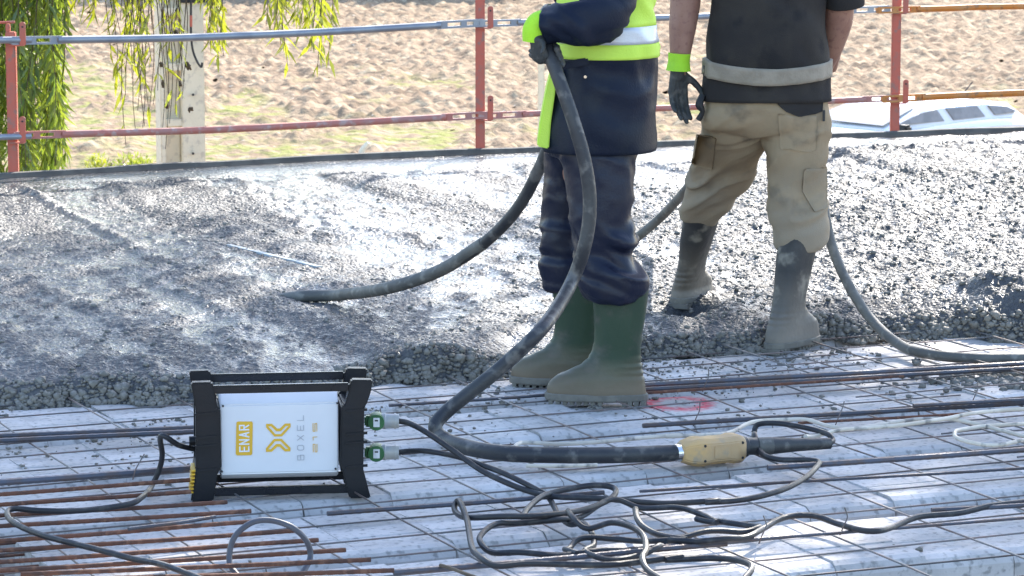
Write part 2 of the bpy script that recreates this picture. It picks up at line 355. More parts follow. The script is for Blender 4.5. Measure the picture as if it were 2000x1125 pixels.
def blades(name, P, n_each, hgt, wid, spread, mat, seed=1, droop=.3, kind='stuff', parent=None, tint=None):
    g = np.random.default_rng(seed); P = np.repeat(np.asarray(P), n_each, 0); n = len(P)
    ang = g.uniform(0, 2 * math.pi, n); lean = g.uniform(.05, droop, n); h = hgt * g.uniform(.5, 1.15, n); w = wid * g.uniform(.6, 1.3, n)
    b = P + np.stack([g.normal(0, spread, n), g.normal(0, spread, n), 0 * h], 1)
    dr = np.stack([np.cos(ang), np.sin(ang), 0 * ang], 1); sd = np.stack([-np.sin(ang), np.cos(ang), 0 * ang], 1)
    m1 = b + dr * (lean * h * .4)[:, None] + np.array([0, 0, 1]) * (h * .6)[:, None]; tp = b + dr * (lean * h * 1.4)[:, None] + np.array([0, 0, 1]) * h[:, None]
    v = np.stack([b - sd * w[:, None], b + sd * w[:, None], m1 + sd * w[:, None] * .7, tp, m1 - sd * w[:, None] * .7], 1).reshape(-1, 3)
    f = (np.arange(n)[:, None] * 5 + np.array([0, 1, 2, 3, 4])[None])
    o = mesh(name, v, f, mat, parent, False); t = g.uniform(0, 1, n) if tint is None else np.clip(g.normal(tint, .25, n), 0, 1)
    a = o.data.attributes.new('tint', 'FLOAT', 'POINT'); a.data.foreach_set('value', np.repeat(t, 5).astype(np.float32)); return o
idx = np.argwhere(Gn[:-1, :-1] > .45); idx = idx[rng.choice(len(idx), min(2600, len(idx)), replace=False)]
gp = np.stack([Xf[idx[:, 0], idx[:, 1]], Yf[idx[:, 0], idx[:, 1]], Zf[idx[:, 0], idx[:, 1]]], 1)
go = blades('field_grass', gp, 9, .16, .012, .16, m_grass, 3); tag(go, 'short dry green and yellow grass growing over the ploughed field', 'grass', kind='stuff')
m_straw = leafmat('straw', (.40, .30, .16), (.4, .3, .15))
ii = rng.integers(0, r_ - 1, 9000); jj = rng.integers(0, c_ - 1, 9000)
st = np.stack([Xf[ii, jj], Yf[ii, jj], Zf[ii, jj]], 1)
so = blades('field_straw', st, 4, .14, .02, .14, m_straw, 5, 1.8); tag(so, 'dry straw stubble lying over the pale brown soil', 'straw', kind='stuff')
# clods of earth
def lump_mesh(g, n, P, size, squash=.7):
    """n uneven eight-cornered lumps in one mesh"""
    ico = np.array([(1, 0, 0), (-1, 0, 0), (0, 1, 0), (0, -1, 0), (0, 0, 1), (0, 0, -1)], float)
    cor = np.array([(a, b, c) for a in (-1, 1) for b in (-1, 1) for c in (-1, 1)], float) / 1.45
    base = np.vstack([ico, cor]); tri = []
    for ci, c in enumerate(cor):
        a = 0 if c[0] > 0 else 1; b = 2 if c[1] > 0 else 3; d = 4 if c[2] > 0 else 5; k = 6 + ci; s = np.sign(np.prod(c))
        for t in ((a, b, k), (b, d, k), (d, a, k)): tri.append(t if s > 0 else t[::-1])
    tri = np.array(tri); v = base[None] * g.uniform(.65, 1.2, (n, 14, 1)) * size[:, None, None]
    a = g.uniform(0, 6.28, n); ca, sa = np.cos(a)[:, None], np.sin(a)[:, None]
    v = np.stack([v[..., 0] * ca - v[..., 1] * sa, v[..., 0] * sa + v[..., 1] * ca, v[..., 2] * squash], -1) + P[:, None]
    f = (np.arange(n)[:, None, None] * 14 + tri[None]).reshape(-1, 3); return v.reshape(-1, 3), f
g = np.random.default_rng(5); n = 13000
ii = g.integers(0, r_ - 1, n); jj = g.integers(0, c_ - 1, n); keep = g.uniform(0, 1, n) > Gn[ii, jj] * .9; ii, jj = ii[keep], jj[keep]
Pc = np.stack([Xf[ii, jj] + g.normal(0, .05, len(ii)), Yf[ii, jj], Zf[ii, jj] + .01], 1)
v, f = lump_mesh(g, len(ii), Pc, np.clip(g.lognormal(-3.05, .5, len(ii)), .02, .14))
m_clod = M('soil_clod', (.33, .235, .155), .95, (.46, .35, .24), 1.7, (.2, .14, .095), 4)
cl = mesh('soil_clods', v, f, m_clod, None, False); tag(cl, 'dry clods of pale brown earth scattered over the field', 'clods', kind='stuff')

# ------------------------------------------------------------------ floor deck of precast blocks in rows
vrib = at(1600, 815) @ V; ROW = .59
deck_org = uv(4.5, 8, -.2)
deck = MB().prism([uv(-1.5, 4.2, -.30), uv(10.6, 4.2, -.30), uv(11.2, 13.8, -.30), uv(-1.5, 14.0, -.30)], (0, 0, .12)).build('floor_deck', m_joist, origin=deck_org)
tag(deck, kind='structure')
FRONT = np.array([at(x, y) for x, y in ((-400, 822), (0, 806), (380, 788), (560, 776), (750, 752), (1000, 738), (1240, 704), (1480, 693), (1620, 664), (1780, 660), (1900, 668), (2000, 672), (2400, 680))])
def front_y(x): return np.interp(x, FRONT[:, 0], FRONT[:, 1])
bmeshes = []
for k in range(5):
    g = np.random.default_rng(40 + k); pr = np.array([(-.236, -.165), (-.236, -.032), (-.222, -.008), (-.205, 0), (-.078, 0), (-.073, -.006), (-.068, 0), (.068, 0), (.073, -.006), (.078, 0), (.205, 0), (.222, -.008), (.236, -.032), (.236, -.165)])
    w = .1237
    v = [(s * w + (g.normal(0, .0015) if True else 0), a + g.normal(0, .0015), b + g.normal(0, .0012)) for s in (-1, 1) for a, b in pr]
    me = bpy.data.meshes.new('block'); me.from_pydata(v, [], [tuple(range(14))[::-1], tuple(range(14, 28))] + [(i, (i + 1) % 14, 14 + (i + 1) % 14, 14 + i) for i in range(14)])
    bm = bmesh.new(); bm.from_mesh(me); bmesh.ops.recalc_face_normals(bm, faces=bm.faces)
    bm.to_mesh(me); bm.free(); me.materials.append(m_block); bmeshes.append(me)
g = np.random.default_rng(3); nblk = 0
for r in range(-3, 6):
    vc = vrib + ROW * (r + .5); off = g.uniform(0, .25)
    for k in range(-8, 45):
        uc = .25 * k + off; P = uv(uc, vc)
        x, y = proj(P)
        if x < -330 or x > 2330 or y > 1260 or P[1] > front_y(P[0]) + .45: continue
        if x < 60 and 1015 < y: continue      # the open beam trench in the near left corner
        b = bpy.data.objects.new('block', bmeshes[g.integers(0, 5)]); COL.objects.link(b); b.parent = deck
        b.location = tuple(P - deck_org + np.array([0, 0, g.normal(-.003, .003)])); b.rotation_euler = (g.normal(0, .006), g.normal(0, .006), TH + g.normal(0, .004) + (math.pi if g.random() < .5 else 0)); nblk += 1
print('blocks', nblk)

# ------------------------------------------------------------------ fresh concrete pour
EDGE = np.array([at(x, y, .09) for x, y in ((-500, 372), (0, 342), (300, 325), (600, 309), (938, 295), (1280, 281), (1620, 266), (2000, 251), (2500, 232))])
def edge_y(x): return np.interp(x, EDGE[:, 0], EDGE[:, 1])
c_, r_ = 860, 480
xs = np.linspace(-3.4, 3.5, c_)[None]; tt = (np.linspace(0, 1, r_)**1.05)[:, None]
yf = front_y(xs) + .08 * fbm(xs * 2.2, 0 * xs, 0, 3, 21) + .035 * vnoise(xs * 11, 0 * xs, 3, 2); yb = edge_y(xs) - .01
Y = yf + (yb - yf) * tt; X = xs + 0 * Y; D = Y - yf; DB = yb - Y
rA, rB = at(330, 560, .09), at(640, 690, .13); rd = (rB - rA)[:2]; rd /= np.linalg.norm(rd)
al = X * rd[0] + Y * rd[1]; ac = -X * rd[1] + Y * rd[0]
right = sstep(.1, 1.3, X - .06 * (Y - 11)); back = sstep(.75, .25, DB + .25 * fbm(X * 1.3, Y * .8, 0, 3, 9))
rid = 1 - np.abs(fbm(ac * 3.0 + .3 * fbm(al, ac, 0, 2, 77), al * .35, 0, 2, 33)); rid = sstep(.66, 1.0, rid)
big = fbm(X * 1.1, Y * .8, 0, 3, 41)
w1, w2, wr = worley(X * 26, Y * 22, 5); l1 = np.clip(1 - w1 / .75, 0, 1)**.7 * (.4 + wr)
w1b, _, wrb = worley(X * 48 + 3, Y * 40, 15); l2 = np.clip(1 - w1b / .7, 0, 1)**.7 * (.4 + wrb)
pat = fbm(ac * 3.4, al * .38, 0, 4, 51) + .8 * fbm(X * 16, Y * 7, 0, 3, 52)
wet = sstep(-.1, .55, pat + .30 - .45 * right - .55 * rid * .6 - .5 * sstep(.16, .0, D)) * (1 - .5 * right)
wet *= .45 + .55 * sstep(-.35, .35, fbm(X * 34, Y * 16, 0, 2, 152))
wet = np.maximum(wet, back * (.8 + .16 * vnoise(X * 20, Y * 10, 0, 5)))
rgh = np.clip(1 - .8 * wet, .05, 1) * (1 - .8 * back)
H = SLAB + .012 * big * (1 - back) + .018 * rid * (1 - back) * (.35 + .65 * rgh) + rgh * ((.0055 + .0055 * right) * l1 + (.005 + .0015 * right) * l2) + .008 * fbm(X * 9, Y * 6, 0, 3, 61) * rgh
H -= sstep(.14, .02, D) * rgh * right * .007 * l1
w0, _, wr0 = worley(X * 13 + 1.5, Y * 10, 25); H += right * rgh * .014 * np.clip(1 - w0 / .8, 0, 1)**.8 * (.3 + wr0) * (1 - sstep(.2, .05, D))
H += back * .008
H += right * .016 * fbm(X * 3.2, Y * 2.3, 0, 3, 71) + right * .012 * (1 - np.abs(fbm(ac * 3, al * 1.3, 0, 2, 88)))
def mound(px, py, h, sx, sy):
    global H
    c = at(px, py, .09); H = H + h * np.exp(-((X - c[0]) / sx)**2 - ((Y - c[1]) / sy)**2) * (.8 + .35 * vnoise(X * 9, Y * 7, 0, 4))
mound(1970, 612, .13, .22, .4); mound(1850, 570, .035, .25, .4); mound(300, 695, .025, .07, .1); mound(860, 690, .03, .12, .2)
mound(640, 548, .022, .18, .08); mound(700, 555, .02, .1, .1)
H -= .10 * np.exp(-((X - at(1345, 588, .1)[0]) / .07)**2 - ((Y - at(1345, 588, .1)[1]) / .12)**2)
H *= 1 - (.25 + .35 * vnoise(X * 3.1, 0 * X, 0, 19)) * sstep(.40, .0, D)
prof = sstep(-.005, .10, D + .012 * vnoise(X * 18, Y * 18, 0, 8))
H = H * prof**.65 - (1 - prof) * .006
slab = gridmesh('concrete_slab', X, Y, H, m_wet, origin=(0, 12, 0)); tag(slab, kind='structure')
a = slab.data.attributes.new('wet', 'FLOAT', 'POINT'); a.data.foreach_set('value', wet.ravel().astype(np.float32))
# aggregate lumps along the ragged front and over the rough part
g = np.random.default_rng(8)
def on_slab(x, y):
    j = np.clip(np.round((x + 3.4) / 6.9 * (c_ - 1)).astype(int), 0, c_ - 1); t = (y - yf[0, j]) / (yb[0, j] - yf[0, j])
    i = np.clip(np.round(np.clip(t, 0, 1)**(1 / 1.05) * (r_ - 1)).astype(int), 0, r_ - 1); return H[i, j], wet[i, j]
n = 6500; x = g.uniform(-2.1, 2.4, n); d = np.abs(g.normal(0, .05, n)); y = np.interp(x, xs[0], yf[0]) + d
zz = on_slab(x, y)[0]; v1, f1 = lump_mesh(g, n, np.stack([x, y, zz], 1), np.clip(g.lognormal(-5.1, .5, n), .003, .02), .8)
n2 = 9000; x = g.uniform(-2.6, 2.9, n2); x = np.where((x < .3) & (g.random(n2) < .7), x + 2.6, x); y = np.interp(x, xs[0], yf[0]) + g.uniform(0, 4.4, n2); zz, ww = on_slab(x, y); k = (ww < .45)
x, y, zz = x[k], y[k], zz[k]; v2, f2 = lump_mesh(g, len(x), np.stack([x, y, zz], 1), np.clip(g.lognormal(-5.05, .35, len(x)), .004, .014), .7)
lm = mesh('concrete_aggregate', np.vstack([v1, v2]), np.vstack([f1, f2 + len(v1)]), m_lump, None, True)
tag(lm, 'grey stones and lumps in the rough fresh concrete', 'aggregate', kind='stuff')
n = 3400; x = g.uniform(-1.9, 2.2, n); dd = g.exponential(.35, n); y = np.interp(x, xs[0], yf[0]) - dd + .02
wv = vnoise(x * 3, y * 3, 0, 90) > -.1; x, y = x[wv], y[wv]
v, f = lump_mesh(g, len(x), np.stack([x, y, 0 * x + .001], 1), np.clip(g.lognormal(-5.5, .5, len(x)), .002, .012), .6)
# spilled heap near the right border
hc = at(1960, 738); n3 = 260; hx = hc[0] + g.normal(0, .16, n3); hy = hc[1] + g.normal(0, .12, n3)
v3, f3 = lump_mesh(g, n3, np.stack([hx, hy, 0 * hx + .004], 1), g.uniform(.006, .02, n3), .7)
cr = mesh('concrete_crumbs', np.vstack([v, v3]), np.vstack([f, f3 + len(v)]), m_lump, None, True); tag(cr, 'crumbs of spilled concrete scattered on the block deck', 'crumbs', kind='stuff')
# pieces half sunk in the pour
m_pale = M('pale_blue_plastic', (.42, .45, .46), .5, (.36, .38, .38), 8, (.18, .18, .18), 18)
a_, b_ = at(445, 489, SLAB - .012), at(625, 533, SLAB - .017); dr = (b_ - a_) / np.linalg.norm(b_ - a_); sd = np.cross([0, 0, 1.], dr)
o = MB().box((a_ + b_) / 2, (np.linalg.norm(b_ - a_), .03, .05), np.array([dr, sd, [0, 0, 1.]])).build('plastic_strip', m_pale, None, bevel=.004); tag(o, 'pale blue plastic strip half sunk in the wet concrete', 'strip')

# ------------------------------------------------------------------ edge board and guard rails
xe = np.linspace(-4.5, 5, 60); ye = np.interp(xe, EDGE[:, 0], EDGE[:, 1]); ze = .098 + .004 * vnoise(xe * 3, 0 * xe, 0, 5)
rings = [np.array([(x, y, -.22), (x, y, z), (x, y + .032, z + .002), (x, y + .032, -.22)]) for x, y, z in zip(xe, ye, ze)]
mb = MB().add(*loft(rings)); eb = mb.build('edge_board', m_form); tag(eb, 'dark cement-caked edge board along the far side of the fresh slab', 'edge board')
bx0 = EDGE[0]
EP = [(27, 338), (938, 293), (1747, 258)]
PL = ['short red guard post at left in front of the willow', 'red guard post standing left of the worker in the navy jacket', 'red guard post in front of the white car']
pts_post = []
for i, (px, py) in enumerate(EP):
    b = at(px, py, .10); b[1] = np.interp(b[0], EDGE[:, 0], EDGE[:, 1]) + .075; b[0] = atY(px, py, b[1])[0]; pts_post.append(b.copy())
    t = thing('guard_post', PL[i], 'guard post', (b[0], b[1], -.2), 'guard posts along the slab edge')
    top = atY(px, 62, b[1])[2] if i == 0 else 1.12
    w = .046; mb = MB().prism([(b[0] - w / 2, b[1] - w / 2, -.2), (b[0] + w / 2, b[1] - w / 2, -.2), (b[0] + w / 2, b[1] + w / 2, -.2), (b[0] - w / 2, b[1] + w / 2, -.2)], (0, 0, top + .2)); mb.build('post', m_post, t, bevel=.004)
    if i == 0:
        MB().box((b[0] - .012, b[1], top + .018), (.02, .03, .036)).build('top_pin', m_post, t, bevel=.003)
        MB().tube([(b[0] - .12, b[1], top + .04), (b[0] + .02, b[1], top + .045)], .006).build('top_rod', m_post, t, True)
    # lugs that hold the rails
    for (ry, hh) in ((( 78, 45, 17)[i], .085), ((268, 225, 192)[i], .1)):
        c = atY(px + 20, ry, b[1]); lw, lh = .028, hh
        mb = MB().prism([(c[0] - lw / 2, b[1] - .045, c[2] - .02), (c[0] + lw / 2, b[1] - .045, c[2] - .02), (c[0] + lw / 2, b[1] - .045, c[2] + lh - .008), (c[0] + lw * .25, b[1] - .045, c[2] + lh), (c[0] - lw * .25, b[1] - .045, c[2] + lh), (c[0] - lw / 2, b[1] - .045, c[2] + lh - .008)], (0, .006, 0))
        lug = mb.build('lug', m_post, t); MB().tube([(c[0], b[1] - .047, c[2] + lh - .022), (c[0], b[1] - .043, c[2] + lh - .022)], .0045).build('bolt_hole', m_trim, lug)
        MB().box((c[0] - .03, b[1] - .03, c[2] - .022), (.07, .03, .006)).build('bracket', m_post, t)
def rail(pix, mat, r, label, flat0=True, flat1=True, grp='guard rails between the posts'):
    P = []
    for x, y in pix:
        Yl = np.interp(atY(x, y, 15.5)[0], EDGE[:, 0], EDGE[:, 1]); Yl = np.interp(atY(x, y, Yl)[0], EDGE[:, 0], EDGE[:, 1]) + .028; P.append(atY(x, y, Yl))
    P = spline(P, 6); t = thing('guard_rail', label, 'guard rail', P[len(P) // 2], grp)
    n = len(P); core = P.copy(); 
    MB().tube(core, r, 10).build('pipe', mat, t, True)
    for flag, e, d in ((flat0, P[0], P[1] - P[0]), (flat1, P[-1], P[-2] - P[-1])):
        if not flag: continue
        d = d / np.linalg.norm(d); ax = np.array([d, np.cross([0, 0, 1.], d), np.cross(d, np.cross([0, 0, 1.], d))])
        # flattened pipe end with two slots: two strips and their cross pieces
        mb = MB(); 
        for s in (-1, 1): mb.box(e - d * .10 + ax[2] * s * r * .75, (.24, r * .9, r * .55), ax)
        for s in (-.215, -.12, -.02): mb.box(e + d * s, (.03, r * .88, r * 1.6), ax)
        mb.build('slotted_end', mat, t)
    return t
rail([(-300, 84), (-40, 79), (60, 78)], m_railg, .017, 'grey upper rail end entering at the left border', False, False)
rail([(112, 78), (350, 74), (620, 63), (860, 49)], m_railg, .0185, 'grey upper rail between the left post and the middle red post')
rail([(1010, 44), (1150, 40), (1400, 31), (1660, 20)], m_railg, .0165, 'grey upper rail passing behind both workers')
rail([(1790, 18), (1860, 16), (1950, 13), (2300, 8)], m_railo, .0165, 'orange red upper rail at the right border', True, False)
rail([(-300, 276), (-40, 269), (60, 266)], m_railg, .015, 'grey lower rail end entering at the left border', False, False)
rail([(120, 262), (400, 254), (640, 242), (870, 229)], m_railr, .0175, 'faded red lower rail between the left post and the middle red post')
rail([(1020, 223), (1200, 215), (1450, 205), (1690, 194)], m_railr, .016, 'faded red lower rail passing behind both workers')
rail([(1800, 190), (1860, 187), (1950, 183), (2300, 170)], m_railo, .0185, 'orange lower rail in front of the white car', True, False)

# ------------------------------------------------------------------ reinforcing steel
def wire_panel(label, us, vs_, zA, zB, ru, rv, seed):
    g = np.random.default_rng(seed); t = thing('steel_mesh', label, 'steel mesh', uv(sum(ru) / 2, sum(rv) / 2, 0))
    def wire(P, r):
        mb = MB().tube(P, r, 6); mb.build('wire', m_wire, t, True)
    for v in vs_:
        P = [uv(u, v + g.normal(0, .004), zA + g.normal(0, .002)) for u in np.linspace(ru[0] + g.uniform(-.05, .05), ru[1], 10)]; wire(P, .0025)
    for u in us:
        lo, hi = rv
        P = [uv(u + g.normal(0, .004), v, zB + g.normal(0, .002)) for v in np.linspace(lo, hi, 9)]; wire(P, .0025)
    return t
wire_panel('thin dark wire mesh lying on the blocks at left, under the converter', np.arange(1.0, 5.3, .30), np.arange(6.5, 10.4, .195), .008, .015, (.6, 5.35), (6.4, 10.2), 1)
wire_panel('thin dark wire mesh lying on the blocks at right, under the pale cables', np.arange(5.05, 8.6, .30), np.arange(5.2, 10.3, .2) + .06, .021, .028, (4.95, 8.8), (5.1, 10.2), 2)
wire_panel('thin dark wire mesh lying at the near border under the cable coil', np.arange(2.2, 5.3, .30) + .11, np.arange(5.0, 6.6, .2) + .02, .021, .028, (2.0, 5.2), (4.9, 6.62), 6)
def rebar(p0, p1, d, mat, label, z=.03, group='thick dark bars in the ribs', ext=(0, 0), sag=0, z1=None):
    a, b = at(*p0, z), at(*p1, z if z1 is None else z1); dr = (b - a) / np.linalg.norm(b - a); a = a - dr * ext[0]; b = b + dr * ext[1]
    Ln = np.linalg.norm(b - a); n = max(8, int(Ln / .012)); ts = np.linspace(0, 1, n); g = np.random.default_rng(sum(map(ord, label)) % 999)
    bow = .004 * np.sin(ts * math.pi * g.uniform(1, 2.4) + g.uniform(0, 3))
    P = a[None] + (b - a)[None] * ts[:, None] + np.array([-dr[1], dr[0], 0])[None] * bow[:, None]
    rr = d * .42 * (1 + .10 * (np.arange(n) % 2))
    o = MB().add(*tube(P, rr, 7)).build('rebar', mat, None, True); return tag(o, label, 'rebar', group)
G1 = 'thick dark bars lying along the ribs'
rebar((-150, 859), (470, 831), .018, m_steel, 'thick dark bar left of the converter, farther of the close pair', .028, G1)
rebar((-150, 869), (470, 838), .018, m_steel, 'thick dark bar left of the converter, nearer of the close pair', .028, G1)
rebar((-150, 953), (420, 912), .022, m_steel, 'thickest dark bar just above the rusty bars left of the converter', .034, G1)
rebar((760, 792), (1245, 760), .012, m_steel, 'dark bar passing behind the green boots', .012, G1)
rebar((1235, 754), (2100, 704), .019, m_steel, 'long dark bar right of the green boots, farther of the pair', .032, G1)
rebar((1240, 762), (2100, 714), .017, m_steel, 'long dark bar right of the green boots, nearer of the pair', .032, G1)
rebar((1235, 770), (1764, 734), .011, m_rust, 'thin rusty bar right of the green boots beside the dark pair', .03, G1)
rebar((1256, 832), (2150, 778), .017, m_steel, 'dark ribbed bar starting beside the red spray mark', .034, G1)
rebar((1784, 793), (2150, 773), .015, m_steel, 'short dark bar end on the ribbed bar at the right border', .05, G1)
rebar((1560, 827), (2100, 795), .010, m_rust, 'thin rusty bar beside the pale cables', .034, G1)
rebar((1500, 914), (2150, 868), .019, m_steel, 'dark bar end in front of the yellow motor housing', .034, G1)
rebar((1250, 960), (2150, 905), .010, m_steel, 'thin dark bar in front of the yellow motor housing', .03, G1)
rebar((640, 1004), (1180, 962), .015, m_steel, 'dark bar running from the converter foot behind the cable coil', .03, G1)
rebar((1820, 997), (2200, 975), .015, m_steel, 'dark bar end beside the long black cable at the right border', .034, G1)
rebar((1100, 1082), (2150, 1000), .010, m_steel, 'thin dark bar running behind the near end of the coil', .03, G1)
rebar((770, 1119), (1420, 1062), .017, m_steel, 'dark bar passing under the near side of the coil', .03, G1)
rebar((858, 1104), (960, 1136), .010, m_bark, 'short thin stick lying at the bottom border near the coil', .04, None)
G2 = 'rusty bars laid side by side in the near left corner'
RU = [((-90, 972), (372, 938)), ((-90, 993), (372, 960)), ((-90, 1013), (444, 981)), ((-90, 1034), (490, 998)), ((-90, 1064), (496, 1019)), ((-90, 1082), (576, 1037)), ((-90, 1104), (622, 1055)), ((-90, 1120), (676, 1075)), ((40, 1122), (724, 1093)), ((220, 1130), (770, 1115))]
ordn = ['farthest', 'second', 'third', 'fourth', 'fifth', 'sixth', 'seventh', 'eighth', 'ninth', 'nearest']
for i, (p0, p1) in enumerate(RU):
    rebar(p0, p1, .0135, m_rust, f'{ordn[i]} rusty bar' + (' counted from the far side,' if 0 < i < 9 else ',') + ' in the near left corner', .052, G2)
rebar((252, 1034), (422, 1010), .011, m_steel, 'short grey bar lying askew on the rusty bars', .066, None)
# rusty stirrup cage in the open beam trench at the corner
cg = thing('stirrup_cage', 'rusty stirrup cage in the open beam trench at the bottom left corner', 'rebar cage', at(30, 1105, -.18))
for k in range(4):
    c = at(18 + 26 * k - 8, 1062 + 22 * k, -.02); hw, hh = .09, .13
    MB().tube([c + U * -hw, c + U * hw, c + U * hw - np.array([0, 0, hh]), c - U * hw - np.array([0, 0, hh]), c - U * hw], .004, 6).build('stirrup', m_rust, cg, True)
for s in (-1, 1):
    for z in (-.022, -.145): MB().tube([at(0, 1040, -.02) + U * (.08 * s - .03) + np.array([0, 0, z]), at(110, 1140, -.02) + U * (.08 * s + .01) + np.array([0, 0, z])], .006, 6).build('cage_bar', m_rust, cg, True)
# tie wires sticking up
for i, (x, y) in enumerate(((1380, 757), (1362, 824), (1905, 782), (268, 928), (1650, 1036), (1492, 1052), (1640, 822), (740, 836))):
    c = at(x, y, .03); g = np.random.default_rng(i)
    o = MB().tube([c + np.array([-.012, 0, -.012]), c + np.array([-.004, -.012, .015]), c + np.array([.006, 0, .034]), c + np.array([.004 + g.normal(0, .008), 0, .058])], .0018, 5, 3).build('tie_wire', m_wire, None, True)
    tag(o, ['twisted tie wire on the dark pair right of the green boots', 'twisted tie wire on the ribbed bar near the red mark', 'tie wire on the ribbed bar at the right border', 'tie wire on the thick bar left of the converter', 'tie wire beside the long black cable near the bottom right', 'tie wire where the cables cross right of the coil', 'tie wire on the thin rusty bar by the pale cables', 'tie wire on the bars just right of the converter'][i], 'tie wire', 'tie wires')

# ------------------------------------------------------------------ cables and hoses
def crop(ox, oy, s): return lambda L_: [(ox + a / s, oy + b / s) for a, b in L_]
C8, CR, C7 = crop(700, 680, 2.529), crop(1300, 680, 2.529), crop(0, 680, 2.5)
def cablepts(pix, z=.036, seed=0, amp=.004):
    P = np.array([at(x, y, z) for x, y in pix]); g = np.random.default_rng(seed); P[:, 2] += g.normal(0, amp, len(P)); return P
def cable(P, r, mat, label, cat='cable', group=None, name='cable', parts=None, sub=7):
    if parts is None:
        o = MB().tube(P, r, 9, sub).build(name, mat, None, True); return tag(o, label, cat, group)
    t = thing(name, label, cat, P[0] * np.array([1, 1, 0]), group); MB().tube(P, r, 9, sub).build('cord', mat, t, True); parts(t); return t
def plug(px, py, Yd):
    def f(t):
        c = atY(px, py, Yd); h = MB()
        v, fc = tube([c + np.array([.004, .012, 0]), c + np.array([.024, .012, 0]), c + np.array([.026, .012, 0]), c + np.array([.060, .012, 0])], [.019, .0225, .0205, .019], 16)
        h.add(v, fc); ho = h.build('housing', m_clear, t, True)
        MB().tube([c + np.array([.047, .012, 0]), c + np.array([.052, .012, 0])], .0215, 16).build('ring', m_clear, ho, True)
        MB().box(c + np.array([-.012, .014, 0]), (.04, .024, .03)).build('nose', m_green, t, bevel=.004)
        co = MB().tube([c + np.array([0, -.012, 0]), c + np.array([0, .0, 0]), c + np.array([0, .026, 0])], [.0215, .0235, .0235], 22).build('collar', m_green, t, True)
        MB().box(c + np.array([.001, -.0135, .001]), (.017, .0015, .025)).build('sticker', m_lbl, co, bevel=.0006)
        MB().box(c + np.array([.001, -.0146, .006]), (.009, .0008, .004)).build('print', m_trim, co)
    return f
BOXY = at(550, 975)[1] + .1
pA, pB = atY(735, 824, BOXY), atY(735, 885, BOXY)
def hang(pts, Y0, Y1): return [atY(x, y, Y0 + (Y1 - Y0) * k / (len(pts) - 1)) for k, (x, y) in enumerate(pts)]
yA = at(*C8([(850, 712)])[0], .04)[1]
A = [pA + np.array([.06, .012, 0])] + hang([(800, 827), (832, 844), (886, 881), (937, 917), (985, 941)], BOXY, yA + .02) + list(cablepts(C8([(850, 712), (980, 740), (1200, 745), (1500, 757), (1770, 760)]) + CR([(200, 765), (380, 745), (560, 710), (680, 650), (745, 590), (755, 562), (690, 556), (560, 545), (480, 522), (452, 470)]), .04, 1))
A += list(cablepts(CR([(440, 440), (438, 410)]), .045, 3)) + [at(*CR([(455, 378)])[0], .06), at(*CR([(560, 372)])[0], .07), at(*CR([(700, 395)])[0], .06), at(*CR([(800, 425)])[0], .05), at(*CR([(826, 458)])[0], .036), at(*CR([(800, 472)])[0], .036)]
cable(A, .0078, m_rubber, 'black cable from the upper green plug to the yellow motor housing', parts=plug(735, 824, BOXY))
yB = at(*C8([(930, 730)])[0], .032)[1]
B = [pB + np.array([.06, .012, 0])] + hang([(800, 881), (832, 881), (890, 891), (937, 907), (985, 925), (1036, 950)], BOXY, yB + .02) + list(cablepts(C8([(930, 730), (965, 775), (985, 815), (1040, 850), (1110, 880), (1150, 915), (1163, 970), (1120, 1012)]), .032, 2)) + \
    list(cablepts(C8([(1250, 1038), (1400, 1018), (1475, 1002), (1485, 985), (1400, 978), (1200, 998), (1000, 1015), (800, 1010), (660, 990), (602, 960), (610, 920), (680, 887), (800, 866), (1000, 850), (1100, 815), (1250, 772), (1400, 768), (1600, 803), (1770, 857)]) + CR([(150, 832), (330, 858), (440, 874), (462, 890), (380, 906), (200, 922), (0, 945)]) + C8([(1600, 945), (1400, 943), (1120, 945), (1040, 965), (1022, 990), (1080, 1018)]), .036, 4, .006))
cable(B, .0075, m_rubber, 'black cable from the lower green plug winding through the coil', parts=plug(735, 885, BOXY))
cable(cablepts(C8([(812, 828), (838, 775), (920, 724), (1080, 692), (1200, 690), (1270, 700), (1238, 742), (1100, 792), (900, 836), (700, 851), (560, 840), (500, 812), (474, 780), (497, 773), (536, 850), (560, 960), (600, 1030), (680, 1060), (850, 1056), (1200, 1065), (1400, 1046), (1600, 1036)]) + CR([(0, 1045), (200, 1030), (340, 1050), (425, 1090), (380, 1130)]), .05, 5, .006), .0078, m_rubber, 'black cable forming the wide outer loop of the coil', group='loose black cables')
cable(cablepts(C8([(1036, 812), (1060, 850), (1130, 871), (1250, 861), (1350, 892), (1408, 940), (1420, 1000), (1402, 1050), (1430, 1100), (1520, 1160)]), .062, 6), .0075, m_rubber, 'black cable arching over the coil and out at the bottom border', group='loose black cables')
cable(cablepts(C8([(1368, 795), (1380, 850), (1420, 890), (1500, 920), (1620, 943)]) + CR([(20, 940), (150, 955), (300, 952), (400, 930), (480, 888), (560, 850), (640, 830), (740, 830), (850, 860), (960, 898), (1050, 908), (1130, 870), (1250, 830), (1450, 800), (1600, 770), (1770, 745), (2000, 715)]), .042, 7), .0078, m_rubber, 'long black cable waving away to the right border', group='loose black cables')
P = [atY(*C7([(945, 492)])[0], BOXY - .02), atY(*C7([(870, 472)])[0], BOXY - .05), atY(*C7([(805, 430)])[0], BOXY - .06), atY(*C7([(782, 440)])[0], BOXY - .04), atY(*C7([(792, 520)])[0], BOXY + .0), atY(*C7([(775, 600)])[0], BOXY + .02), atY(*C7([(735, 680)])[0], BOXY - .02)] + list(cablepts(C7([(690, 728), (620, 764), (400, 786), (200, 796), (70, 788), (35, 806), (70, 856), (200, 912), (350, 950), (500, 985), (650, 1020), (800, 1064), (980, 1125), (1100, 1170)]), .072, 9, .002))
cable(P, .0075, m_rubber, 'black supply cable arching out of the left end of the converter')
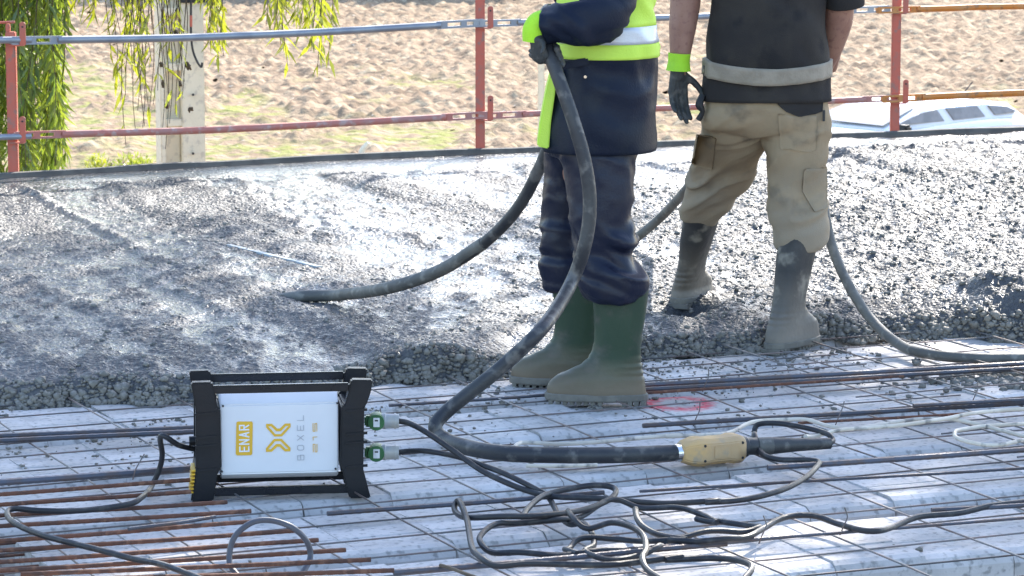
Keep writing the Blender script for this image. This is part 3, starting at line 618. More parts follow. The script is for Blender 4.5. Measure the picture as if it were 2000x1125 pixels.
ly = at(600, 1150)[1] + .05
cable([atY(*C7([q_])[0], ly + d_) for q_, d_ in (((1300, 1150), -.12), ((1190, 1130), -.06), ((1130, 1070), -.02), ((1121, 1000), 0), ((1150, 915), .01), ((1230, 852), .02), ((1320, 841), .03), ((1420, 872), .03), ((1490, 932), .04), ((1516, 1000), .05), ((1500, 1060), .03), ((1440, 1130), -.02), ((1300, 1160), -.08))], .0072, m_greyc, 'grey cable standing in a loop over the rusty bars')
WG = 'pale cables at right'
cable(cablepts(C8([(765, 492), (790, 478), (830, 470), (1000, 471), (1200, 461), (1400, 441), (1600, 430)]) + CR([(0, 436), (200, 430), (320, 410), (430, 370), (600, 352), (700, 356), (800, 384), (900, 396), (1000, 390), (1150, 366), (1250, 350), (1400, 350), (1550, 380), (1770, 432), (1900, 455)]), .04, 11, .002), .006, m_whitec, 'long pale cable running behind the hose and yellow motor to the right', group=WG)
cable(cablepts(C8([(830, 580), (1000, 584), (1180, 578)]), .03, 12, .001), .0055, m_whitec, 'short pale cable end peeking out below the black hose', group=WG)
cable(cablepts(CR([(690, 442), (740, 424), (860, 408), (1010, 394), (1200, 380), (1400, 346), (1500, 330), (1650, 308), (1770, 298), (1950, 290)]), .05, 13, .002), .006, m_whitec, 'pale cable crossing over the long one toward the right border', group=WG)
cable(cablepts(CR([(1900, 362), (1770, 370), (1600, 378), (1480, 390), (1430, 412), (1442, 450), (1550, 474), (1650, 480), (1770, 456), (1900, 420)]), .045, 14, .002), .006, m_whitec, 'pale cable making a flat loop at the right border', group=WG)

# poker vibrator hose held by the worker in navy, with its yellow motor housing
M1Y = at(1140, 788)[1]
def Zp(x, y, Y): return atY(x, y, Y)
hz = .042
hp = [at(1330, 884, hz), at(1200, 889, hz), at(1080, 889, hz), at(980, 885, hz), at(905, 872, hz), at(862, 853, hz)]
hy0 = hp[-1][1]
hp += [Zp(850, 832, hy0 + .02), Zp(868, 808, hy0 + .04), Zp(910, 773, hy0 + .05), Zp(985, 712, hy0 + .06), Zp(1060, 640, hy0 + .08), Zp(1112, 560, M1Y - .26), Zp(1142, 480, M1Y - .26), Zp(1152, 400, M1Y - .26), Zp(1143, 320, M1Y - .26), Zp(1118, 230, M1Y - .25), Zp(1090, 150, M1Y - .22), Zp(1070, 95, M1Y - .17), Zp(1062, 50, M1Y - .05), Zp(1072, 20, M1Y + .12), Zp(1088, 60, M1Y + .3), Zp(1094, 160, M1Y + .38), Zp(1082, 250, M1Y + .42)]
t0_ = at(540, 581, SLAB + .01)
hp += [Zp(1055, 325, M1Y + .47), Zp(1010, 408, M1Y + .56), Zp(945, 475, M1Y + .68), Zp(860, 528, M1Y + .83), Zp(760, 562, M1Y + 1.0), Zp(660, 576, t0_[1] - .12), Zp(580, 580, t0_[1] - .03), t0_ + np.array([-.035, .03, -.03]), t0_ + np.array([-.09, .07, -.12])]
t = thing('vibrator_hose', 'thick black vibrator hose with yellow motor housing, held by the worker in navy', 'hose', at(1390, 880))
rr = np.full(len(hp), .0205); rr[-9:] = .0195; rr[:5] = .0225
MB().tube(hp, rr, 14, 8).build('hose', m_hose, t, True)
a_, b_ = at(1330, 884, hz + .003), at(1448, 873, hz + .003); dr = (b_ - a_) / np.linalg.norm(b_ - a_); sd = np.cross([0, 0, 1.], dr); up = np.cross(dr, sd)
def mring(s, w, h, ch=.35):
    c = a_ + (b_ - a_) * s
    return np.array([c + sd * (w * x) + up * (h * y) for x, y in ((1, -1 + ch), (1, 1 - ch), (1 - ch, 1), (-1 + ch, 1), (-1, 1 - ch), (-1, -1 + ch), (-1 + ch, -1), (1 - ch, -1))])
mo = MB().add(*loft([mring(-.02, .026, .024), mring(.06, .034, .032), mring(.2, .042, .038), mring(.3, .043, .039), mring(.42, .040, .036), mring(.72, .040, .036), mring(.8, .044, .039), mring(.93, .042, .038), mring(1.0, .032, .03)])).build('motor_housing', m_motor, t, bevel=.003)
for s, o_ in ((.28, .7), (.28, -.7), (.9, .7), (.9, -.7)):
    c = a_ + (b_ - a_) * s - sd * .036 * 0 + up * .030 * o_ - sd * .0
    for q_ in (-1,):
        e = c + sd * q_ * -.0; 
    n_ = -sd if (sd @ np.array([0, -1, 0])) < 0 else sd
    MB().tube([c + n_ * .030, c + n_ * .0435], .004, 8).build('screw', m_trim, mo)
MB().box(a_ + (b_ - a_) * .57 + n_ * .0405, (.05, .003, .034), np.array([dr, n_, up])).build('nameplate', m_motor, mo, bevel=.001)
MB().tube([a_ - dr * .018, a_ + dr * .002], .0245, 14).build('clamp', m_chrome, t, True)
c_end = at(1622, 866, hz)
MB().tube([b_, b_ + dr * .012, b_ + dr * .02, b_ + (c_end - b_) * .35, b_ + (c_end - b_) * .62, c_end], [.030, .03, .024, .0235, .019, .0155], 14).build('sleeve', m_hose, t, True)
MB().tube([b_ + (c_end - b_) * .18, b_ + (c_end - b_) * .34], .0248, 14).build('taped_collar', m_hose2, t, True)
MB().tube(hp[-7:], .0212, 14, 8).build('cement_coated_end', m_hose2, t, True)
# second hose, worker in khaki
M2Y = at(1545, 690)[1]
g0 = at(1225, 474, SLAB + .03)
t = thing('vibrator_hose', 'cement-coated hose passing behind the legs of the worker in khaki trousers', 'hose', at(1760, 680))
q2 = [at(2150, 712, .03), at(2000, 701, .03), at(1900, 700, .03), at(1810, 691, .03), at(1755, 672, .035), Zp(1700, 622, M2Y + .14), Zp(1655, 552, M2Y + .22), Zp(1625, 480, M2Y + .3), Zp(1608, 400, M2Y + .36), Zp(1590, 280, M2Y + .4), Zp(1560, 150, M2Y + .4), Zp(1510, 110, M2Y + .42), Zp(1450, 190, M2Y + .6), Zp(1400, 290, M2Y + .85), Zp(1350, 358, M2Y + 1.1), Zp(1300, 415, g0[1] - .25), Zp(1255, 455, g0[1] - .08), g0, g0 + np.array([-.12, .1, -.02]), g0 + np.array([-.25, .2, -.06])]
MB().tube(q2, .0175, 12, 7).build('hose', m_hose2, t, True)
# ------------------------------------------------------------------ frequency converter
yaw = R(7); bo = at(550, 977); S = 750.0
bX = np.array([math.cos(yaw), math.sin(yaw), 0]); bY = np.array([-math.sin(yaw), math.cos(yaw), 0]); bZ = np.array([0, 0, 1.])
AX = np.array([bX, bY, bZ])
def bl(cx, cy, d=0.0):               # drawing of the front (3.75 px per photo px) to the box's own metres
    return bo + bX * ((340 + cx / 3.75 - 550) / S) + bZ * ((977 - (700 + cy / 3.75)) / S) + bY * d + bZ * .003
DEP = .21
cv = thing('frequency_converter', 'silver and black portable converter box with yellow lettering on the deck', 'converter', bo)
lf = [(130, 152), (288, 150), (300, 200), (325, 340), (345, 352), (347, 800), (322, 826), (285, 1045), (118, 1045), (140, 930), (160, 800), (165, 352), (150, 260)]
rf = [(1312, 155), (1470, 160), (1452, 260), (1420, 350), (1406, 362), (1396, 830), (1425, 950), (1450, 1050), (1290, 1047), (1240, 835), (1222, 805), (1235, 352), (1262, 340), (1290, 240)]
for nm, P in (('end_frame', lf), ('end_frame', rf)):
    for d0 in (0.0, DEP - .034):
        fr = MB().prism([bl(x, y, d0) for x, y in P], bY * .034).build(nm, m_black, cv, bevel=.004)
        # ribs pressed into the frame
        xm = np.mean([p[0] for p in P]); 
        if d0 == 0:
            for yy in (385, 560, 625, 805):
                MB().prism([bl(xm - 80, yy - 4, -.004), bl(xm + 78, yy - 16, -.004), bl(xm + 78, yy + 4, -.004), bl(xm - 80, yy + 12, -.004)], bY * .006).build('rib', m_black, fr)
    x0, x1 = (172, 340) if P is lf else (1236, 1396)
    MB().prism([bl(x0, 345, .03), bl(x1, 345, .03), bl(x1, 812, .03), bl(x0, 812, .03)], bY * (DEP - .06)).build('end_plate', m_black, cv, bevel=.006)
# ribbed side of the near end and its yellow grille
for k in range(7):
    a = bl(150 - k * 3, 808 + k * 27, .045); MB().box(a - bX * .003, (.01, .10, .0035), AX).build('grille_slat', m_yel, cv)
gp_ = MB().prism([bl(158, 800, .036), bl(150, 835, .036), bl(132, 1000, .036), bl(150, 1000, .036), bl(172, 800, .036)], bY * (DEP - .07)).build('grille', m_black, cv)
for k, (yy, d0, h) in enumerate(((212, .008, .016), (212, DEP - .026, .016), (980, .008, .018), (980, DEP - .026, .018))):
    MB().prism([bl(285, yy - 30, d0), bl(1300, yy - 30, d0), bl(1300, yy + 32, d0), bl(285, yy + 32, d0)], bY * h).build('handle_bar' if k < 2 else 'skid_bar', m_bar, cv, bevel=.004)
# extruded casing: rounded shoulders top and bottom
pro = [(0.060, 908), (0.040, 895), (.021, 852), (.020, 335), (.026, 318), (.060, 254), (.070, 248), (DEP - .052, 248), (DEP - .03, 300), (DEP - .022, 335), (DEP - .022, 850), (DEP - .035, 905)]
def cprof(cx): return np.array([bl(cx, y, d) for d, y in pro])
cas = MB().add(*loft([cprof(345), cprof(1215)])).build('casing', m_alu, cv, bevel=.003)
for x, y in ((366, 338), (1208, 335), (352, 830), (1192, 830)): MB().tube([bl(x, y, .0195), bl(x, y, .014)], .0028, 8).build('screw', m_trim, cas)
FD = .0185
def flat(poly, mat, name, d=FD, th=.0012, holes=None):
    return MB().prism([bl(x, y, d) for x, y in poly], bY * th).build(name, mat, cas)
def strokes(segs, mat, name, wd, d=FD, parent=None):
    mb = MB()
    for k, (p, q_) in enumerate(segs):
        a, b = np.array(p, float), np.array(q_, float); t_ = (b - a) / (np.linalg.norm(b - a) + 1e-9); n = np.array([-t_[1], t_[0]]) * wd / 2; a = a - t_ * wd / 2; b = b + t_ * wd / 2
        mb.prism([bl(*(a + n), d - .00008 * k), bl(*(b + n), d - .00008 * k), bl(*(b - n), d - .00008 * k), bl(*(a - n), d - .00008 * k)], bY * .0008)
    return mb.build(name, mat, parent or cas)
# plate with the maker's word, read from bottom to top
pl = flat([(463, 468), (472, 458), (576, 460), (584, 470), (577, 704), (568, 713), (464, 712), (455, 702)], m_yel, 'name_plate')
GL = {'E': [((0, 0), (0, 1)), ((0, 1), (1, 1)), ((0, .5), (.85, .5)), ((0, 0), (1, 0))], 'N': [((0, 0), (0, 1)), ((0, 1), (1, 0)), ((1, 0), (1, 1))],
      'A': [((0, 0), (.5, 1)), ((.5, 1), (1, 0)), ((.2, .3), (.8, .3))], 'R': [((0, 0), (0, 1)), ((0, 1), (1, 1)), ((1, 1), (1, .5)), ((1, .5), (0, .5)), ((.4, .5), (1, 0))],
      'B': [((0, 0), (0, 1)), ((0, 1), (.9, 1)), ((.9, 1), (.9, .55)), ((0, .52), (1, .52)), ((1, .5), (1, 0)), ((1, 0), (0, 0))], 'O': [((.2, 0), (.8, 0)), ((.8, 0), (1, .2)), ((1, .2), (1, .8)), ((1, .8), (.8, 1)), ((.8, 1), (.2, 1)), ((.2, 1), (0, .8)), ((0, .8), (0, .2)), ((0, .2), (.2, 0))],
      'X': [((0, 0), (1, 1)), ((0, 1), (1, 0))], 'L': [((0, 0), (0, 1)), ((0, 0), (1, 0))], '2': [((0, 1), (1, 1)), ((1, 1), (1, .5)), ((1, .5), (0, .5)), ((0, .5), (0, 0)), ((0, 0), (1, 0))],
      '1': [((.2, 1), (.6, 1)), ((.6, 1), (.6, 0))], '5': [((1, 1), (0, 1)), ((0, 1), (0, .5)), ((0, .5), (1, .5)), ((1, .5), (1, 0)), ((1, 0), (0, 0))]}
def word(txt, base_x, top_x, y_start, y_end, gap, wd, mat, d):
    n = len(txt); step = (y_start - y_end + gap) / n; cw = step - gap
    for i, ch in enumerate(txt):
        y0 = y_start - i * step
        strokes([((base_x + (top_x - base_x) * a[1], y0 - cw * a[0]), (base_x + (top_x - base_x) * b[1], y0 - cw * b[0])) for a, b in GL[ch]], mat, 'letter', wd, d)
word('ENAR', 552, 486, 682, 488, 22, 10, m_white, FD - .0012)
word('BOXEL', 958, 912, 758, 424, 38, 4.5, m_grey, FD)
word('215', 1056, 1028, 700, 486, 20, 4.5, m_yel, FD)
def ringpoly(outer, inner, name):
    n = len(outer); mb = MB()
    v = [bl(x, y, FD) for x, y in outer] + [bl(x, y, FD) for x, y in inner] + [bl(x, y, FD + .0012) for x, y in outer] + [bl(x, y, FD + .0012) for x, y in inner]
    f = [(i, (i + 1) % n, n + (i + 1) % n, n + i) for i in range(n)] + [(2 * n + i, 3 * n + i, 3 * n + (i + 1) % n, 2 * n + (i + 1) % n) for i in range(n)] + [(i, 2 * n + i, 2 * n + (i + 1) % n, (i + 1) % n) for i in range(n)] + [(n + i, n + (i + 1) % n, 3 * n + (i + 1) % n, 3 * n + i) for i in range(n)]
    return mb.add(v, f).build(name, m_yel, cas)
ou = [(682, 481), (724, 481), (764, 518), (782, 518), (822, 481), (862, 481), (862, 508), (798, 577), (742, 577), (682, 508)]
inn = [(700, 499), (717, 499), (757, 538), (789, 538), (828, 499), (845, 499), (845, 502), (790, 560), (750, 560), (700, 502)]
ringpoly(ou, inn, 'emblem'); ringpoly([(x - 3, 1172 - y) for x, y in ou], [(x - 3, 1172 - y) for x, y in inn], 'emblem')
MB().tube([bl(120, 640, .10), bl(175, 640, .10)], .013, 12).build('cable_gland', m_black, cv, True)
for yy in (465, 700): MB().tube([bl(1390, yy, .1), bl(1415, yy, .1)], .02, 16).build('socket', m_black, cv, True)

# ------------------------------------------------------------------ people
def ring(x0, x1, py, Y, ry, n=28, e=2.3, rot=0.0):
    a, b = atY(x0, py, Y), atY(x1, py, Y); c = (a + b) / 2; rx = np.linalg.norm(b - a) / 2; q_ = np.linspace(0, 2 * math.pi, n, endpoint=False)
    co, si = np.cos(q_), np.sin(q_); x = rx * np.sign(co) * np.abs(co)**(2 / e); y = ry * np.sign(si) * np.abs(si)**(2 / e)
    return np.stack([c[0] + x * math.cos(rot) - y * math.sin(rot), c[1] + x * math.sin(rot) + y * math.cos(rot), np.full(n, c[2])], 1)
def rloft(rows, sub=5, n=28, e=2.3):  # rows: (py, x0, x1, Y, ry), spline between
    A_ = spline(np.array([(r[1], r[2], r[0], r[3], r[4]) for r in rows], float), sub)
    return loft([ring(r[0], r[1], r[2], r[3], r[4], n, e) for r in A_])
def folds(v, k, seed, fx=5, fz=16, shear=3):
    w = fbm(v[:, 0] * 4, v[:, 1] * 4, v[:, 2] * 4, 2, seed)
    r = 1 - np.abs(fbm(v[:, 0] * fx + w, v[:, 1] * fx, v[:, 2] * fz + shear * v[:, 0] + 1.2 * w, 2, seed + 3)) * 2
    return k * (r - .35)
def boot(parent, heel, yawv, H_, lean, mat, seed, Lf=1.0):
    dx = np.array([yawv[0], yawv[1], 0.]); dx /= np.linalg.norm(dx); dy = np.array([-dx[1], dx[0], 0]); heel = np.array(heel, float); k_ = H_ / .36
    prof = np.array([(.012, -.086, .196, .043), (.03, -.09, .206, .047), (.055, -.088, .204, .046), (.078, -.084, .188, .045), (.095, -.08, .158, .043), (.112, -.077, .122, .042), (.132, -.073, .094, .041), (.165, -.070, .076, .042), (.21, -.072, .072, .046), (.28, -.080, .076, .053), (.35, -.085, .082, .058), (.362, -.087, .085, .059), (.36, -.08, .078, .053), (.30, -.074, .070, .048)])
    rings = []
    for i, (z, xb, xf, w) in enumerate(spline(prof, 4)):
        q_ = np.linspace(0, 2 * math.pi, 32, endpoint=False); c = (xb + xf) / 2 * Lf; rx = (xf - xb) / 2 * Lf; e = 2.5
        x = c + rx * np.sign(np.cos(q_)) * np.abs(np.cos(q_))**(2 / e); wv = w * (1 + .13 * np.clip((x - .03) / .16, 0, 1) * (z < .1)); y = wv * np.sign(np.sin(q_)) * np.abs(np.sin(q_))**(2 / e)
        zz = z * k_; ln = np.array(lean) * max(0, (zz - .06)) / (H_ - .06)
        rings.append(heel[None] + dx[None] * x[:, None] + dy[None] * y[:, None] + np.array([ln[0], ln[1], zz])[None])
    v, f = loft(rings)
    g = fbm(v[:, 0] * 14, v[:, 1] * 14, v[:, 2] * 9, 3, seed)[:, None] * np.array([.003, .003, 0]); zz = v[:, 2] - heel[2]
    crs = .0022 * np.sin(zz * 300) * sstep(.06, .1, zz) * sstep(.24, .17, zz)
    v = v + g + dx[None] * crs[:, None]
    b = mesh('boot', v, f, mat, parent, True, origin=heel)
    mb = MB(); q_ = np.linspace(0, 2 * math.pi, 28, endpoint=False)
    def outl(z, o): 
        x = .058 * Lf + (.152 * Lf + o) * np.sign(np.cos(q_)) * np.abs(np.cos(q_))**.8; y = (.047 + o + .006 * (x > .06)) * np.sign(np.sin(q_)) * np.abs(np.sin(q_))**.8
        return heel[None] + dx[None] * x[:, None] + dy[None] * y[:, None] + np.array([0, 0, z])[None]
    mb.add(*loft([outl(.012, 0), outl(.016, .003), outl(.032, .003), outl(.035, .0)]))
    for xc in (-.085, -.065, -.045, -.028): mb.box(heel + dx * xc + np.array([0, 0, .007]), (.014, .084, .016), np.array([dx, dy, bZ]))
    for xc in np.arange(.045, .195, .021): mb.box(heel + dx * xc * Lf + np.array([0, 0, .008]), (.013, .088 - .25 * max(0, xc - .13), .013), np.array([dx, dy, bZ]))
    mb.build('sole', m_sole, b); return b
def hand(parent, wrist, fdir, side, curl, mat, *a_, extra=None, **k_): return hand_(parent, wrist, fdir, side, curl, mat, extra, *a_, **k_)
def hand_(parent, wrist, fdir, side, curl, mat, extra, thumb_curl=.5, size=1.0, name='glove', spread=.06, thumb_out=.8, fingers_wrap=None):
    """gloved hand: fdir along the palm to the fingers, side towards the thumb"""
    wrist = np.array(wrist, float); fd = np.array(fdir, float); fd /= np.linalg.norm(fd); sd = np.array(side, float); sd -= fd * (sd @ fd); sd /= np.linalg.norm(sd); pn = np.cross(fd, sd)
    sh = []; pal = .088 * size
    for k, o_ in enumerate((.030, .011, -.009, -.027)):
        sh.append(capsule(wrist + sd * o_ * .55 * size, wrist + fd * pal * (1, 1.04, 1, .92)[k] + sd * o_ * size, .017 * size, .0135 * size))
    sh.append(capsule(wrist - fd * .02 * size, wrist + fd * .02 * size, .027 * size, .027 * size))
    for k, o_ in enumerate((.030, .011, -.009, -.027) if extra is None else ()):
        p = wrist + fd * pal * (1, 1.04, 1, .92)[k] + sd * o_ * size; d = fd + sd * spread * (1.5 - k) * .6; d /= np.linalg.norm(d); ln = (.044, .049, .045, .035)[k]
        for j, (r0, r1) in enumerate(((.0118, .0108), (.0108, .0098), (.0098, .0086))):
            c = curl * (1 + .12 * k) * (.75, 1.0, .7)[j]; d = d * math.cos(c) + pn * math.sin(c) * 1.0; d /= np.linalg.norm(d)
            if j: pn2 = np.cross(d, sd)
            e = p + d * ln * (1, .66, .5)[j] * size; sh.append(capsule(p, e, r0 * size, r1 * size)); p = e
            pn_local = np.cross(d, sd); pn_local /= np.linalg.norm(pn_local); 
            if pn_local @ pn < -1: pn_local = -pn_local
            fd_k = d; 
            # keep bending in the same sense
            pn_next = pn_local if pn_local @ pn > -.99 else pn
            pn_hold = pn; pn = pn_next
        pn = np.cross(fd, sd)
    p = wrist + fd * .022 * size + sd * .024 * size; d = fd * (1 - thumb_out * .5) + sd * thumb_out + pn * .35; d /= np.linalg.norm(d)
    for j, (ln, r0, r1) in enumerate(((.042, .0165, .0132), (.032, .0132, .0115), (.026, .0115, .0095))):
        e = p + d * ln * size; sh.append(capsule(p, e, r0 * size, r1 * size)); p = e; d = d + fd * .35 + pn * thumb_curl * .4 - sd * .25 * thumb_curl * (j + 1); d /= np.linalg.norm(d)
    v, f, _ = fuse(sh + (extra or []), .0042, 3); return mesh(name, v, f, mat, parent, True)
def sleeve(parent, pts, r, mat, name, amp, seed, flat_=1.0):
    v, f = tube(pts, r, 26, 9); v = np.array(v); n = 26; P = v.reshape(-1, n, 3); c = P.mean(1, keepdims=True); d = P - c; d /= np.linalg.norm(d, axis=2, keepdims=True)
    k = folds(P.reshape(-1, 3), amp, seed, 7, 13, 6).reshape(P.shape[:2]); P = P + d * k[..., None]; return mesh(name, P.reshape(-1, 3), f, mat, parent, True)
def body(parent, J, name='body'):
    """J: joints in world space; one continuous skin"""
    sh = []
    def c(a, b, ra, rb): sh.append(capsule(J[a], J[b], ra, rb, 12))
    c('pelvis', 'chest', .11, .125); c('chest', 'neck', .12, .055); c('neck', 'chin', .052, .052)
    hd = np.array(J['head']); fw = np.array(J['face']); fw /= np.linalg.norm(fw); sd = np.cross(fw, bZ)
    sh.append(capsule(hd + bZ * -.02 - fw * .012, hd + bZ * .035 - fw * .018, .083, .085, 16)); sh.append(capsule(hd - bZ * .085 + fw * .035, hd - bZ * .04 + fw * .03, .045, .055, 12))
    sh.append(capsule(hd + fw * .085 + bZ * .01, hd + fw * .107 - bZ * .028, .010, .0155)); 
    for s in (-1, 1): sh.append(capsule(hd + sd * s * .083 + bZ * .015, hd + sd * s * .08 - bZ * .025, .016, .011))
    for s in 'LR':
        c('neck', 'sh' + s, .055, .058); c('sh' + s, 'el' + s, .05, .04); c('el' + s, 'wr' + s, .041, .027); c('pelvis', 'hip' + s, .07, .055); c('hip' + s, 'kn' + s, .044, .03); c('kn' + s, 'an' + s, .03, .026)
        an = np.array(J['an' + s]); ft = np.array(J['ft' + s]); sh.append(capsule(an - bZ * .03, an + ft * .10 - bZ * .055, .03, .022))
        w = np.array(J['wr' + s]); sh.append(capsule(w, w + np.array(J.get('hd' + s, (0, 0, -.08))), .024, .018))
    v, f, _ = fuse(sh, .011, 5); b = mesh(name, v, f, m_skin, parent, True)
    for s in (-1, 1):
        e = hd + fw * .083 + sd * s * .032 + bZ * .012; mesh('eye', *capsule(e, e + fw * .001, .011, .011), m_white, b)
    m = hd + fw * .079 - bZ * .058; mesh('mouth', *capsule(m - sd * .02, m + sd * .02, .005, .005), M('lip', (.3, .12, .1), .5) if 'lip' not in NODES else bpy.data.materials['lip'], b)
    hv, hf, _ = fuse([capsule(hd + bZ * .012 - fw * .03, hd + bZ * .05 - fw * .025, .09, .092, 16)], .012, 3, lambda v, n_: .006 * vnoise(v[:, 0] * 60, v[:, 1] * 60, v[:, 2] * 40, 3))
    k = (hv - hd) @ fw < .062; mesh('hair', hv, [q_ for q_ in hf.tolist() if all(k[i] for i in q_)], m_hair, b)
    return b
from mathutils.bvhtree import BVHTree
from mathutils import Vector
def patch_on(parent, v, f, nm, poly, off, mat, name):
    """a sewn-on piece laid over a garment inside an outline, raised by off"""
    bvh = BVHTree.FromPolygons([Vector(q_) for q_ in v], f.tolist()); poly = np.array(poly, float); y0, y1 = poly[:, 1].min(), poly[:, 1].max()
    nr, ncol = max(6, int((y1 - y0) / 4)), 16; o = Vector((0, 0, CAMZ)); top, bot, ok = [], [], True
    for y in np.linspace(y0 + .4, y1 - .4, nr):
        xs_ = []
        for i in range(len(poly)):
            a, b = poly[i], poly[i - 1]
            if (a[1] > y) != (b[1] > y): xs_.append(a[0] + (b[0] - a[0]) * (y - a[1]) / (b[1] - a[1]))
        for x in np.linspace(min(xs_), max(xs_), ncol):
            h = bvh.ray_cast(o, Vector(ray(x, y)).normalized())
            if h[0] is None: h = (Vector(atY(x, y, YB - .1)), Vector((0, -1, 0)))
            n_ = h[1] if h[1].y < 0 else -h[1]; top.append(h[0] + n_ * off); bot.append(h[0] - n_ * .006)
    k = nr * ncol; F = []
    for r in range(nr - 1):
        for c in range(ncol - 1): F += [(r * ncol + c, r * ncol + c + 1, (r + 1) * ncol + c + 1, (r + 1) * ncol + c)]
    bd = [c for c in range(ncol)] + [r * ncol + ncol - 1 for r in range(1, nr)] + [(nr - 1) * ncol + c for c in range(ncol - 2, -1, -1)] + [r * ncol for r in range(nr - 2, 0, -1)]
    F += [(bd[i], bd[(i + 1) % len(bd)], bd[(i + 1) % len(bd)] + k, bd[i] + k) for i in range(len(bd))]
    return mesh(name, np.array([tuple(q_) for q_ in top + bot]), F, mat, parent, True)

# --- worker in navy rainwear, facing left, gripping the hose
hb = at(1206, 789); fb = at(1135, 757)
p1 = thing('person', 'worker in navy rain jacket with yellow hi-vis bands and green rubber boots, gripping the hose', 'person', at(1150, 785))
Y1, Y2, YC = hb[1], fb[1] + .02, hb[1] + .13
boot(p1, hb - np.array([.005, 0, 0]), (-1, .10), .365, (.012, .01), m_bootg, 1, 1.02)
boot(p1, fb - np.array([.01, 0, 0]), (-1, .16), .365, (.0, .0), m_bootg, 2, 1.02)
near = [(585, 1150, 1250, Y1, .066), (572, 1142, 1256, Y1, .078), (552, 1134, 1262, Y1, .088), (530, 1130, 1256, Y1, .084), (505, 1126, 1240, Y1, .074), (478, 1120, 1246, Y1, .082), (455, 1118, 1238, Y1, .078), (420, 1114, 1232, Y1, .08), (380, 1108, 1238, Y1 + .01, .085), (330, 1100, 1240, Y1 + .02, .092), (280, 1090, 1244, Y1 + .04, .1), (230, 1085, 1246, YC - .06, .105)]
farl = [(562, 1064, 1148, Y2, .062), (548, 1058, 1152, Y2, .072), (525, 1055, 1152, Y2, .08), (490, 1054, 1142, Y2, .074), (450, 1058, 1142, Y2, .074), (400, 1060, 1144, Y2, .078), (350, 1064, 1152, Y2, .085), (300, 1066, 1165, Y2 - .02, .09), (240, 1072, 1180, YC + .06, .1)]
hips = [(300, 1070, 1240, YC, .15), (260, 1068, 1246, YC, .165), (200, 1072, 1250, YC, .17), (130, 1085, 1250, YC, .16)]
def d1(v, n_):
    x, y = proj(v); a = .006 + .013 * sstep(370, 470, y) + .004 * sstep(330, 300, y); return folds(v, 1, 17, 4, 15, 5) * a + .0016 * fbm(v[:, 0] * 30, v[:, 1] * 30, v[:, 2] * 30, 2, 3)
v, f, nm = fuse([rloft(near), rloft(farl), rloft(hips)], .0075, 3, d1); tr1 = mesh('trousers', v, f, m_navyt, p1, True)
jk = [(289, 1062, 1276, YC, .205), (284, 1060, 1277, YC, .208), (240, 1062, 1278, YC, .21), (190, 1072, 1278, YC, .205), (140, 1082, 1279, YC, .2), (107, 1087, 1280, YC, .198), (60, 1090, 1277, YC, .195), (0, 1092, 1272, YC, .19), (-60, 1094, 1266, YC, .185), (-110, 1100, 1258, YC, .17), (-145, 1125, 1235, YC, .13), (-165, 1150, 1210, YC, .08), (-185, 1152, 1205, YC, .07)]
def shell(rows, y0, y1, off, parent, name, mat, e=2.5, n=64, sub=8, sag=0, fold=0.0, seed=5, rip=0):
    A_ = spline(np.array([(r[1], r[2], r[0], r[3], r[4]) for r in rows], float), sub); ys = A_[:, 2]; o = np.argsort(ys)
    rr_ = []
    for py in np.linspace(y0, y1, max(6, int(abs(y1 - y0) / 7))):
        p = [np.interp(py, ys[o], A_[o, k]) for k in (0, 1, 3, 4)]; q_ = ring(p[0], p[1], py, p[2], p[3], n, e)
        c = q_.mean(0); d = q_ - c; d[:, 2] = 0; d /= np.linalg.norm(d, axis=1)[:, None]; q_ = q_ + d * off
        if sag: q_[:, 2] -= sag * np.clip(-d[:, 1], 0, 1)**1.5
        if fold: q_ = q_ + d * folds(q_, fold, seed, 4, 7, 4)[:, None]
        if rip: ang = np.arctan2(d[:, 1], d[:, 0]); q_ = q_ + d * (rip * vnoise(ang * 9, 0 * ang + .3, 0, seed))[:, None]
        rr_.append(q_)
    v, f = loft(rr_); return mesh(name, v, f, mat, parent, True)
jo = shell(jk, 290, -186, 0, p1, 'jacket', m_navy, 2.5, 72, fold=.015, seed=23)
shell(jk, 107, 78, .007, p1, 'hi_vis_band', m_hivis, 2.5, 72, fold=.015, seed=23)
shell(jk, 78, 45, .0085, p1, 'reflective_band', m_refl, 2.5, 72, fold=.015, seed=23)
shell(jk, 45, -60, .007, p1, 'hi_vis_yoke', m_hivis, 2.5, 72, fold=.015, seed=23)
# open front panel of the vest, lime, hanging in front
fp = [(1079, 128), (1066, 180), (1055, 240), (1049, 286), (1072, 291), (1076, 240), (1083, 190), (1090, 130)]
MB().prism([atY(x, y, Y1 - .02) for x, y in fp], (.0, .16, 0)).build('vest_front', m_hivis, p1, bevel=.004)
cS = atY(1143, 150, YC - .213); MB().tube([cS, cS - np.array([0, .004, 0])], .0045, 10).build('snap', m_chrome, jo)
# jacket pocket flap and side seam
MB().prism([atY(x, y, YC - .206) for x, y in ((1090, 122), (1150, 112), (1152, 126), (1094, 138))], (0, .008, 0)).build('pocket_flap', m_navy, jo, bevel=.003)
ZH = Y1 - .17
arm = [atY(1180, -170, YC - .05), atY(1186, -90, YC - .16), atY(1188, -20, YC - .22), atY(1184, 25, YC - .26), atY(1150, 42, ZH - .02), atY(1105, 46, ZH - .02), atY(1064, 50, ZH - .0)]
sleeve(p1, arm, [.088, .085, .08, .072, .062, .056, .052], m_navy, 'sleeve', .018, 31)
MB().tube([atY(1072, 44, ZH - .005), atY(1054, 46, ZH), atY(1044, 60, ZH), atY(1041, 82, ZH)], [.038, .037, .036, .031], 16, 5).build('glove_cuff', m_lime, p1, True)
